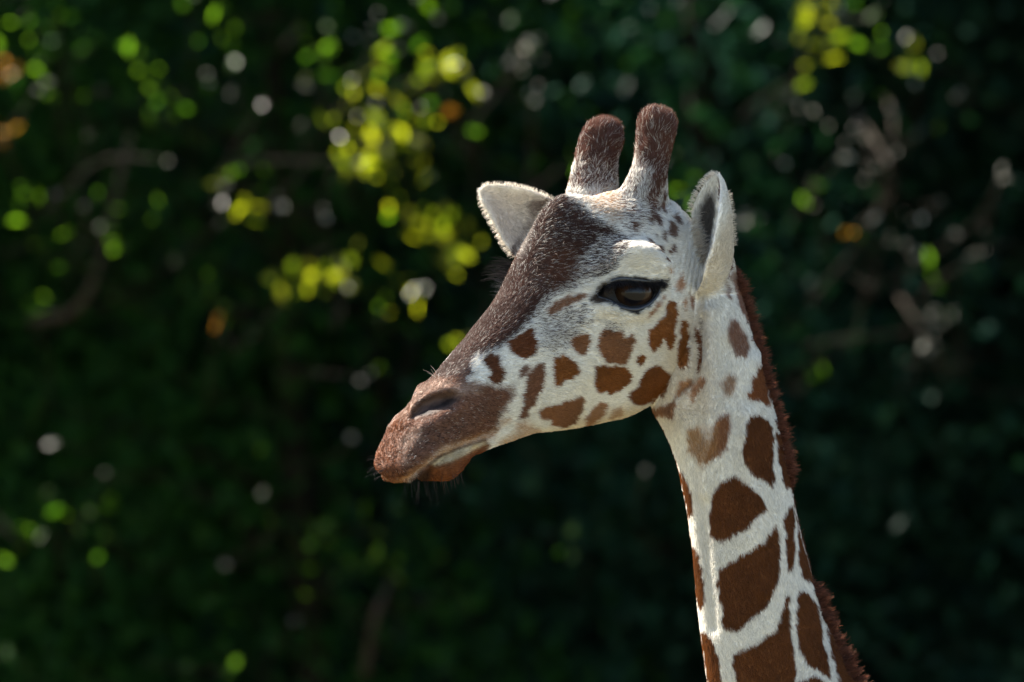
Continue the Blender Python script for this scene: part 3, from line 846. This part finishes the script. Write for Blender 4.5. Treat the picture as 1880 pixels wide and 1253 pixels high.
# tufts: every tuft is a spike whose hairs run together at the tip
NT = 1150
cv = rng.uniform(484, 1335, NT); cs = rng.normal(0, .15, NT)
cl_len = np.where(cv < 900, 26, 28)*rng.uniform(.6, 1.25, NT)
cl_len *= (1 - .75*smoothstep(850, 905, cv)*(1 - smoothstep(1050, 1085, cv)))*smoothstep(468, 515, cv)
slope = np.gradient(tabN[:, 2], tabN[:, 0])
cdir = np.stack([np.ones(NT), cs*1.6, .12 + .5*np.interp(cv, tabN[:, 0], slope)], 1) + rng.normal(0, .30, (NT, 3))
cdir /= np.linalg.norm(cdir, axis=1)[:, None]
NM = 19000
ti = rng.integers(0, NT, NM)
mv = np.clip(cv[ti] + rng.normal(0, 5.0, NM), 484, 1400); sp = cs[ti] + rng.normal(0, .05, NM)
def nape(v, s_):
    T = spl(v, tabN[:, 0], tabN[:, 1:]); hw_ = (T[:, 1]-T[:, 0])/2
    return px((T[:, 0]+T[:, 1])/2 + hw_*np.cos(s_) - 8, v + .1*hw_*np.cos(s_), T[:, 2] + T[:, 3]*np.sin(s_))
b0 = nape(mv, sp)
tip = nape(cv, cs)[ti] + cdir[ti]*(cl_len[ti]*rng.uniform(.62, 1.12, NM)/S)[:, None] + rng.normal(0, 3.2/S, (NM, 3))
dv_ = tip - b0
out_ = np.array([1.0, 0, .25])*np.linalg.norm(dv_, axis=1)[:, None]*.12
pts = np.stack([b0, b0 + dv_*.35 + out_, b0 + dv_*.7 + out_*.8, tip], 1)
mcol = np.array([.100, .038, .022])*rng.uniform(.45, 1.8, (NM, 1))
add_hair('mane', None, pts, np.full(NM, .00045), mcol, hair_material('mane_hair', 'coat', transl=.5), taper=.15)

# ------------------------------------------------------------------ whiskers, ear fringe, stray hairs
def sprout(name, pix, n, length, spread, direction, colr, rad=.00028, jit=6, droop=.12, use=None):
    pix = np.array(pix, float); base = []
    ok = use if use is not None else np.arange(len(P))
    uvp = UVP[ok]
    t = rng.random(n)*(len(pix)-1) if len(pix) > 1 else np.zeros(n)
    i = np.minimum(t.astype(int), max(len(pix)-2, 0)); f_ = (t-i)[:, None]
    q = pix[i]*(1-f_) + pix[np.minimum(i+1, len(pix)-1)]*f_ + rng.normal(0, jit, (n, 2))
    for u, v in q:
        d2 = ((uvp - (u, v))**2).sum(1) + 0.02*np.maximum(P[ok, 1]*S + 400, 0)
        base.append(ok[np.argmin(d2)])
    base = np.array(base); b0 = P[base]
    dr = np.asarray(direction)[None] + N[base]*.5 + rng.normal(0, spread, (n, 3)); dr /= np.linalg.norm(dr, axis=1)[:, None]
    L_ = (length*rng.uniform(.55, 1.15, n)/S)[:, None]
    g_ = np.array([0, 0, -1.0])
    pts = np.stack([b0, b0 + dr*L_*.4, b0 + dr*L_*.75 + g_*L_*droop*.4, b0 + dr*L_ + g_*L_*droop], 1)
    cc = np.array(colr)[None]*rng.uniform(.6, 1.4, (n, 1))
    return add_hair(name, None, pts, np.full(n, rad), cc, M_FUR, taper=.25)
BK = (.012, .010, .010)
sprout('whiskers', [(745, 880), (790, 882)], 44, 38, .25, (.15, -.2, -1), BK, rad=.0002, jit=8)
sprout('whiskers', [(790, 880), (850, 878)], 24, 22, .3, (.2, -.2, -1), (.05, .035, .03), jit=6)
sprout('whiskers', [(697, 838), (700, 872)], 26, 24, .35, (-1, -.3, -.15), BK, jit=4)
sprout('whiskers', [(720, 830), (760, 850), (800, 815)], 10, 9, .4, (-.3, -1, .2), (.55, .5, .45), rad=.0003, jit=16)
sprout('eyelashes', [(932, 478), (928, 495), (927, 515)], 70, 46, .3, (-1, .1, .12), BK, jit=3, use=np.nonzero((UVP[:, 0] < 960) & (UVP[:, 1] > 470) & (UVP[:, 1] < 530) & (P[:, 1]*S < 150))[0])
sprout('stray_hairs', [(792, 694), (800, 690)], 4, 22, .3, (-.8, 0, .5), (.3, .26, .22), jit=5)
sprout('stray_hairs', [(1005, 440), (1020, 480), (990, 500), (1030, 430)], 80, 10, .5, (.3, -.6, .5), (.26, .21, .18), rad=.00026, jit=26)
sprout('stray_hairs', [(1095, 500), (1128, 484)], 46, 16, .45, (0, -.7, .6), (.35, .30, .26), rad=.0003, jit=7)
earv = np.nonzero((UVP[:, 0] > 1255) & (UVP[:, 1] < 545) & (P[:, 1]*S < 75))[0]
sprout('ear_hairs', [(1264, 388), (1274, 352), (1294, 325), (1312, 317)], 420, 13, .28, (-.8, -.15, .45), (.62, .56, .48), jit=3, use=earv)
sprout('ear_hairs', [(1270, 400), (1278, 440), (1288, 480)], 420, 24, .25, (.75, -.5, .35), (.52, .46, .38), jit=5, use=earv)
sprout('ear_hairs', [(1334, 352), (1342, 400), (1350, 450)], 240, 10, .25, (.8, -.1, .4), (.55, .5, .42), jit=3, use=earv)
earf = np.nonzero((UVP[:, 0] < 1030) & (UVP[:, 1] < 500) & (P[:, 1]*S > 150))[0]
sprout('ear_hairs', [(884, 345), (905, 340), (940, 341), (975, 350), (1010, 366)], 420, 9, .3, (0, -.1, 1), (.6, .54, .46), jit=3, use=earf)
sprout('ear_hairs', [(882, 362), (905, 408), (924, 444), (942, 468)], 340, 10, .3, (-.9, -.1, -.1), (.6, .54, .46), jit=3, use=earf)
sprout('horn_tufts', [(1085, 226), (1115, 214), (1145, 226)], 520, 15, .6, (.25, 0, 1), (.11, .05, .035), jit=7)
sprout('horn_tufts', [(1180, 208), (1208, 194), (1238, 206)], 520, 15, .6, (.25, 0, 1), (.15, .09, .07), jit=7)

# ------------------------------------------------------------------ the rest of the animal below the frame (same mesh, coarser)
def body_tube(ctrl, n=40, flat=1.0, m=28):
    c = np.array(ctrl, float); t = np.linspace(0, len(c)-1, n); q = spl(t, np.arange(len(c)), c)
    return loft(tube_rings(q[:, :3], q[:, 3], m, flat))
low = [body_tube([(.53, .10, 3.22, .16), (.62, .10, 3.02, .185), (.82, .11, 2.70, .24), (1.08, .12, 2.35, .32)], flat=.75),
       body_tube([(.92, .12, 2.10, .30), (1.15, .12, 2.15, .47), (1.5, .12, 2.05, .50), (1.9, .12, 1.98, .46), (2.25, .12, 1.98, .38), (2.42, .12, 1.95, .22)], flat=.72)]
for sy in (-1, 1):
    low.append(body_tube([(1.10, .12+.17*sy, 2.05, .20), (1.08, .12+.18*sy, 1.55, .125), (1.07, .12+.18*sy, 1.08, .072), (1.07, .12+.18*sy, .98, .078), (1.07, .12+.18*sy, .55, .048), (1.06, .12+.18*sy, .20, .050), (1.05, .12+.18*sy, .10, .075), (1.04, .12+.18*sy, .0, .085)], 60))
    low.append(body_tube([(2.22, .12+.16*sy, 1.95, .25), (2.18, .12+.18*sy, 1.5, .16), (2.34, .12+.18*sy, 1.02, .072), (2.34, .12+.18*sy, .92, .076), (2.28, .12+.18*sy, .5, .048), (2.26, .12+.18*sy, .2, .050), (2.24, .12+.18*sy, .1, .075), (2.23, .12+.18*sy, .0, .085)], 60))
low.append(body_tube([(2.38, .12, 2.1, .06), (2.52, .12, 1.8, .035), (2.54, .12, 1.3, .02), (2.54, .12, 1.0, .045), (2.54, .12, .85, .015)]))
PL, FL = build_union(low, .022)
PL = laplace(PL, edges_of(FL), 5)
PL[:, 2] = np.maximum(PL[:, 2], 0.002)
CL = voro_coat(PL)
low_me = mesh_np('low', PL - OFF, FL)
ca = low_me.color_attributes.new('coat', 'FLOAT_COLOR', 'POINT')
ca.data.foreach_set('color', np.concatenate([CL, np.ones((len(PL), 1))], 1).astype(np.float32).ravel())
bm = bmesh.new(); bm.from_mesh(body_me); bm.from_mesh(low_me); bm.to_mesh(body_me); bm.free()
bpy.data.meshes.remove(low_me)
# ------------------------------------------------------------------ ground
def ground_material():
    m, t, b, out = mat('grassy_earth')
    tc = t.nodes.new('ShaderNodeTexCoord'); n1 = t.nodes.new('ShaderNodeTexNoise'); n1.inputs['Scale'].default_value = 1.4; n1.inputs['Detail'].default_value = 8
    cr = t.nodes.new('ShaderNodeValToRGB')
    cr.color_ramp.elements[0].color = (.060, .062, .030, 1); cr.color_ramp.elements[1].color = (.19, .165, .095, 1)
    t.links.new(tc.outputs['Object'], n1.inputs['Vector']); t.links.new(n1.outputs[0], cr.inputs[0]); t.links.new(cr.outputs[0], b.inputs['Base Color'])
    b.inputs['Roughness'].default_value = .95
    bp = t.nodes.new('ShaderNodeBump'); bp.inputs['Strength'].default_value = .5; t.links.new(n1.outputs[0], bp.inputs['Height']); t.links.new(bp.outputs[0], b.inputs['Normal'])
    return m
gv = []; gf = []; ng = 60
gx = np.sign(np.linspace(-1, 1, ng)) * np.abs(np.linspace(-1, 1, ng))**3 * 700
gg = np.stack(np.meshgrid(gx, gx, indexing='ij'), -1).reshape(-1, 2)
rr_ = np.hypot(gg[:, 0], gg[:, 1]-5)
gz = -0.0 + smoothstep(30, 120, rr_)*(hashn(np.column_stack([gg, gg[:, 0]*0]), .01, 9))*3
gf = [(i*ng+j, (i+1)*ng+j, (i+1)*ng+j+1, i*ng+j+1) for i in range(ng-1) for j in range(ng-1)]
go = link('ground', mesh_np('ground', np.column_stack([gg, gz]), gf), None, [ground_material()]); tag(go, kind='structure')

# ------------------------------------------------------------------ foliage behind
def leaf_material(name, c0, c1, transl, tcol, gloss=.005):
    m, t, b, out = mat(name); t.nodes.remove(b)
    g = t.nodes.new('ShaderNodeNewGeometry')
    cr = t.nodes.new('ShaderNodeValToRGB'); cr.color_ramp.elements[0].color = (*c0, 1); cr.color_ramp.elements[1].color = (*c1, 1)
    t.links.new(g.outputs['Random Per Island'], cr.inputs[0])
    d = t.nodes.new('ShaderNodeBsdfDiffuse'); tr = t.nodes.new('ShaderNodeBsdfTranslucent'); gl = t.nodes.new('ShaderNodeBsdfGlossy')
    gl.inputs['Roughness'].default_value = .32
    t.links.new(cr.outputs[0], d.inputs['Color'])
    # thin and thick leaves let through different amounts
    mr = t.nodes.new('ShaderNodeMath'); mr.operation = 'POWER'; mr.inputs[1].default_value = 1.6
    wn = t.nodes.new('ShaderNodeTexWhiteNoise'); wn.noise_dimensions = '1D'; t.links.new(g.outputs['Random Per Island'], wn.inputs['W']); t.links.new(wn.outputs['Value'], mr.inputs[0])
    hs = t.nodes.new('ShaderNodeMix'); hs.data_type = 'RGBA'; t.links.new(mr.outputs[0], hs.inputs[0])
    hs.inputs[6].default_value = (tcol[0]*.12, tcol[1]*.2, tcol[2]*.3, 1); hs.inputs[7].default_value = (*tcol, 1); t.links.new(hs.outputs[2], tr.inputs['Color'])
    m1 = t.nodes.new('ShaderNodeMixShader'); m1.inputs[0].default_value = transl
    m2 = t.nodes.new('ShaderNodeMixShader'); m2.inputs[0].default_value = gloss
    t.links.new(d.outputs[0], m1.inputs[1]); t.links.new(tr.outputs[0], m1.inputs[2]); t.links.new(m1.outputs[0], m2.inputs[1]); t.links.new(gl.outputs[0], m2.inputs[2])
    t.links.new(m2.outputs[0], out.inputs['Surface'])
    return m
def bark_material():
    m, t, b, out = mat('bark')
    n1 = t.nodes.new('ShaderNodeTexNoise'); n1.inputs['Scale'].default_value = 14; n1.inputs['Detail'].default_value = 6
    cr = t.nodes.new('ShaderNodeValToRGB'); cr.color_ramp.elements[0].color = (.008, .0065, .005, 1); cr.color_ramp.elements[1].color = (.020, .017, .014, 1)
    tc = t.nodes.new('ShaderNodeTexCoord'); t.links.new(tc.outputs['Object'], n1.inputs['Vector'])
    t.links.new(n1.outputs[0], cr.inputs[0]); t.links.new(cr.outputs[0], b.inputs['Base Color']); b.inputs['Roughness'].default_value = .9; b.inputs['Specular IOR Level'].default_value = .03
    return m
M_BARK = bark_material()
M_TWIG = simple('pale_twig', (.05, .042, .035), .9, .02)
M_LEAF = [leaf_material('evergreen_leaf', (.007, .026, .012), (.015, .055, .019), .25, (.04, .12, .01)),
          leaf_material('deep_green_leaf', (.006, .021, .016), (.012, .040, .025), .16, (.02, .08, .02))]
M_LEAF.append(leaf_material('bright_green_leaf', (.009, .038, .010), (.022, .075, .016), .28, (.055, .16, .012)))
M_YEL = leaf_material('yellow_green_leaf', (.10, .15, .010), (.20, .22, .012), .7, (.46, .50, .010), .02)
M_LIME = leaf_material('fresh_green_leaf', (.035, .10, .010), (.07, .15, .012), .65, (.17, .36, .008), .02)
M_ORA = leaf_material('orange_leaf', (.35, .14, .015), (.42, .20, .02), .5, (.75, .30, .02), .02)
M_PALE = leaf_material('pale_glint_leaf', (.20, .19, .16), (.34, .33, .30), .42, (.32, .31, .26), .03)  # pale leaf colour stands in for glints of sky on foliage

def leaves_mesh(name, cen, size, r):
    """folded two-triangle-pair leaves at centres cen"""
    n = len(cen)
    ax = r.normal(0, 1, (n, 3)); ax[:, 2] -= .35; ax /= np.linalg.norm(ax, axis=1)[:, None]
    b = np.cross(ax, r.normal(0, 1, (n, 3))); b /= np.linalg.norm(b, axis=1)[:, None]
    c = np.cross(ax, b)
    s_ = np.asarray(size).reshape(-1, 1) * np.ones((n, 1))
    V = np.stack([cen - ax*s_*.5, cen + b*s_*.26 + c*s_*.09, cen + ax*s_*.5, cen - b*s_*.26 + c*s_*.09], 1).reshape(-1, 3)
    i = np.arange(n)[:, None]*4
    Fq = np.concatenate([i + np.array([0, 1, 2]), i + np.array([0, 2, 3])])
    return mesh_np(name, V, Fq, smooth=False)
def tubes_mesh(name, paths, sides=6):
    V, Q, T_ = [], [], []
    for pth, r0, r1 in paths:
        pth = np.array(pth, float); rr = np.linspace(r0, r1, len(pth))
        v, q, t = loft(tube_rings(pth + 1e-5, rr, sides)); o = len(V); V += v
        Q += [tuple(k+o for k in f) for f in q]; T_ += [tuple(k+o for k in f) for f in t]
    me = bpy.data.meshes.new(name); me.from_pydata(V, [], Q + T_); me.update()
    for p_ in me.polygons: p_.use_smooth = True
    return me
def bgp(u, v, Y):
    f = (DIST + Y)/DIST
    return np.array([(u - FW/2)/S*f, Y, CAMZ + (FH/2 - v)/S*f])

def tree(name, x, y, H, rx, ry, nleaf, lsize, matl, seed, label, group=None, low=.35):
    r = np.random.default_rng(seed)
    root = bpy.data.objects.new(name, None); col.objects.link(root); root.location = (x, y, 0)
    tag(root, label, 'tree', group)
    top = np.array([r.normal(0, .25), r.normal(0, .2), H*.9])
    tr = [np.array([0, 0, -.1]), np.array([r.normal(0, .08), r.normal(0, .08), H*.2]), np.array([r.normal(0, .15), r.normal(0, .15), H*.5]), top]
    t = np.linspace(0, 3, 24); tp = spl(t, np.arange(4), np.array(tr))
    link('trunk', tubes_mesh('trunk', [(tp, .13, .02)], 10), root, [M_BARK])
    paths, cl = [], []
    for k in range(34):
        f = r.uniform(.12, .95); st = tp[int(f*23)]
        an = r.uniform(0, 2*math.pi)
        wid = math.sin(math.pi*min(1, (f+.25)/1.25))**.6
        en = st + np.array([math.cos(an)*rx*wid*r.uniform(.6, 1), math.sin(an)*ry*wid*r.uniform(.6, 1), r.uniform(-.2, .7)])
        md = (st+en)/2 + np.array([0, 0, r.uniform(-.1, .25)])
        pp = spl(np.linspace(0, 2, 9), np.arange(3), np.array([st, md, en])); paths.append((pp, .035, .008))
        for q in range(9): cl.append(pp[r.integers(2, 9)] + r.normal(0, .26, 3))
    lb = tubes_mesh('limbs', paths, 6); lo = link('limbs', lb, root, [M_BARK]); lo['kind'] = 'stuff'
    cl = np.array(cl)
    k = r.integers(0, len(cl), nleaf)
    cen = cl[k] + r.normal(0, 1, (nleaf, 3))*np.array([.30, .26, .26])
    cen = cen[cen[:, 2] > low]
    sz = r.uniform(.65, 1.25, len(cen))*lsize
    link('crown', leaves_mesh('crown', cen, sz, r), root, [matl])['kind'] = 'stuff'
    return root, tp
def sprig(treeroot, u, v, Y, n, spread_px, size, matl, seed, name='leafy_twig', reach=1.6):
    """a twig that sticks out of the tree towards the camera, with a few leaves"""
    r = np.random.default_rng(seed)
    base = np.array(treeroot.location)
    c = bgp(u, v, Y) - base
    sc = spread_px/S*(DIST+Y)/DIST
    st = c + np.array([r.normal(0, .25), reach, r.normal(-.25, .15)])
    mid = (c+st)/2 + r.normal(0, .08, 3)
    tw = spl(np.linspace(0, 2, 8), np.arange(3), np.array([st, mid, c]))
    o = link(name, tubes_mesh(name, [(tw, .007, .0025)], 5), treeroot, [M_BARK])
    cen = c + r.normal(0, 1, (n, 3))*np.array([sc, sc*.8, sc])
    link('leaves', leaves_mesh('leaves', cen, size*r.uniform(.45, 1.2, n), r), o, [matl])

FRONT = [('shrubby_tree', -2.55, 14.3, 7.6, 1.7, 1.3, 17000, .085, 2, 'dark shady tree at the far left, amber leaves beside its pale twigs'),
         ('shrubby_tree', -0.75, 14.8, 8.2, 1.7, 1.3, 17000, .085, 2, 'tree with bright yellow-green sunlit leaves beyond the far ear'),
         ('shrubby_tree',  1.05, 14.6, 11.0, 1.7, 1.4, 30000, .095, 1, 'dark blue-green tree behind the two furry horns'),
         ('shrubby_tree',  2.75, 14.2, 10.5, 1.8, 1.4, 30000, .095, 1, 'dark tree with pale dry twigs beyond the mane')]
TREES = [tree(n_, x, y, H, rx, ry, nl, ls, M_LEAF[mi], 40+i, lab)[0] for i, (n_, x, y, H, rx, ry, nl, ls, mi, lab) in enumerate(FRONT)]
for i, (x, y) in enumerate([(-5.6, 17.5), (-3.7, 17.0), (-1.8, 17.8), (0.1, 17.2), (2.0, 17.8), (3.9, 17.1), (5.8, 17.6)]):
    tree('evergreen_tree', x, y, 11.5, 1.7, 1.5, 32000, .17, M_LEAF[i % 2], 70+i, 'dense dark evergreen tree in the row behind the shrubby trees', 'evergreens in the back row')
for i, (x, y) in enumerate([(-7.2, 21.3), (-5.0, 21.6), (-2.8, 21), (-.8, 21.6), (1.2, 21), (3.2, 21.6), (5.2, 21), (7.4, 21.4)]):
    tree('evergreen_tree', x, y, 12.0, 2.2, 1.6, 34000, .26, M_LEAF[1], 90+i, 'tall dark evergreen closing the gaps behind every other tree', 'evergreens closing the back')

# broad unseen trees, added to block skylight and darken the foliage behind
def canopy(name, x, y, H, x0, x1, y0, y1, z0, z1, n, seed, label):
    r = np.random.default_rng(seed)
    root = bpy.data.objects.new(name, None); col.objects.link(root); root.location = (x, y, 0); tag(root, label, 'tree')
    t = np.linspace(0, 2, 20); tp = spl(t, np.arange(3), np.array([(0, 0, -.1), (.1, .1, H*.45), (0, 0, H)], float))
    link('trunk', tubes_mesh('trunk', [(tp, .32, .10)], 12), root, [M_BARK])
    paths = []; cl = []
    for k in range(26):
        en = np.array([r.uniform(x0, x1)-x, r.uniform(y0, y1)-y, r.uniform(z0+.3, z1)])
        st = tp[r.integers(10, 19)]; md = st*.5 + en*.5 + np.array([0, 0, r.uniform(.1, .6)])
        pp = spl(np.linspace(0, 2, 10), np.arange(3), np.array([st, md, en])); paths.append((pp, .07, .015)); cl += [pp[j] for j in range(4, 10)]
    link('limbs', tubes_mesh('limbs', paths, 7), root, [M_BARK])['kind'] = 'stuff'
    cen = np.stack([r.uniform(x0-x, x1-x, n), r.uniform(y0-y, y1-y, n), r.uniform(z0, z1, n)], -1)
    link('crown', leaves_mesh('crown', cen, r.uniform(.13, .24, n), r), root, [M_LEAF[0]])['kind'] = 'stuff'
canopy('shade_canopy_tree', -6.2, 10.0, 7.2, -9.5, 0.2, 4.6, 11.2, 5.4, 8.0, 26000, 201, 'broad unseen tree added to shade the foliage around the yellow-green leaves')
canopy('shade_canopy_tree', 6.2, 10.0, 7.2, -0.2, 9.5, 4.6, 11.5, 5.4, 8.0, 30000, 202, 'broad unseen tree added to shade the shrubs beyond the mane')

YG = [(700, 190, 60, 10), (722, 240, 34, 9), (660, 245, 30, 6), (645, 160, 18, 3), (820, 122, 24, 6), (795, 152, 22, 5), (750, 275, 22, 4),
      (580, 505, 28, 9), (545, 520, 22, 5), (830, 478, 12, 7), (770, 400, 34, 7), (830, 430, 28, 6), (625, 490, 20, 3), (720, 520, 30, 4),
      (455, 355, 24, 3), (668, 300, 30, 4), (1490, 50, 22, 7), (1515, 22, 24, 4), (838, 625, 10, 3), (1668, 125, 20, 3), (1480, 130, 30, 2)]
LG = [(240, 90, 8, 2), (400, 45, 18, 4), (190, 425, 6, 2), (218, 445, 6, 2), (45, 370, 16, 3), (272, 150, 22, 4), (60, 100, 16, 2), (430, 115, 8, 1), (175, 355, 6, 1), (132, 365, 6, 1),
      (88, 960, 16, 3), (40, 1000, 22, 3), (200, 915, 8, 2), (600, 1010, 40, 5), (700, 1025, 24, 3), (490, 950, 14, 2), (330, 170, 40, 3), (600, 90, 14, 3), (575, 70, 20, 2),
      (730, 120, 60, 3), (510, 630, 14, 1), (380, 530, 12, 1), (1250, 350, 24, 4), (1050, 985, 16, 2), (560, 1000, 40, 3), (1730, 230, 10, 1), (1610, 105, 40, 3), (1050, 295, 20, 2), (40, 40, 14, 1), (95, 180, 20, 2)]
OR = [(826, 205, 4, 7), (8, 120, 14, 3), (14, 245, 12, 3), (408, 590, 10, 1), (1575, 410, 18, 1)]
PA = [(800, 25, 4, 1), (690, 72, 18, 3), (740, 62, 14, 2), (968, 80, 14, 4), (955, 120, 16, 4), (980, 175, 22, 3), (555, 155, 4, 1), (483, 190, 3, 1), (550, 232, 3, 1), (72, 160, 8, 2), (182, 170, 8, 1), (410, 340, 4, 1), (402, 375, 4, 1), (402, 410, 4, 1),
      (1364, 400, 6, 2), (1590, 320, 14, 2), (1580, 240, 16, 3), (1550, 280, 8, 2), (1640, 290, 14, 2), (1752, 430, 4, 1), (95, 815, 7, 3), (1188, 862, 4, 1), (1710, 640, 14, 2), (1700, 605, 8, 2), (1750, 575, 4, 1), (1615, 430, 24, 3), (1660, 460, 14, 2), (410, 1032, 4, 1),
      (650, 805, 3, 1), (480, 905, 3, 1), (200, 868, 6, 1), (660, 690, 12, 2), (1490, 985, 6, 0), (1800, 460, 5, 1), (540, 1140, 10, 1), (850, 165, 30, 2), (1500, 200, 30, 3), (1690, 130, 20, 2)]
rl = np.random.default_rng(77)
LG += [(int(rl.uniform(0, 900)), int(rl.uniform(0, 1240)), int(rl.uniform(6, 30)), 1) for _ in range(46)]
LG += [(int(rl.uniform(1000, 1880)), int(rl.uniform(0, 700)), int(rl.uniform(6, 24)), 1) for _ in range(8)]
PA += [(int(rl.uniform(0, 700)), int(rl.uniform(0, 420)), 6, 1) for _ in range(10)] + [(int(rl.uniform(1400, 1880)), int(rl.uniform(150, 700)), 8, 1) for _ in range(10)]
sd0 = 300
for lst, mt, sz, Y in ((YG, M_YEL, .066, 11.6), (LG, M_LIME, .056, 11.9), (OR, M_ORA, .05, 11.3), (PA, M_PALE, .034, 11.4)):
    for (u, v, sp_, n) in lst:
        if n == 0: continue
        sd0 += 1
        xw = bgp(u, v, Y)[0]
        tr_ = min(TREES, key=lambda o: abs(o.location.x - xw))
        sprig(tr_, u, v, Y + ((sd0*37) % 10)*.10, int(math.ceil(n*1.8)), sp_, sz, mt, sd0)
# pale bare twigs
def bare(u0, v0, um, vm, u1, v1, Y, r0, tr_):
    base = np.array(tr_.location)
    tw = spl(np.linspace(0, 2, 14), np.arange(3), np.array([bgp(u0, v0, Y+.5)-base, bgp(um, vm, Y)-base, bgp(u1, v1, Y+.1)-base]))
    link('bare_twig', tubes_mesh('bare_twig', [(tw, r0, r0*.4)], 6), tr_, [M_TWIG])
bare(60, 590, 160, 540, 240, 250, 13.4, .022, TREES[0])
bare(1570, 200, 1640, 330, 1590, 420, 13.0, .010, TREES[3])
bare(1650, 540, 1700, 620, 1735, 690, 12.6, .010, TREES[3])
bare(1630, 180, 1640, 250, 1610, 400, 13.0, .008, TREES[3])
bare(670, 1240, 690, 1130, 720, 1060, 13.2, .020, TREES[1])
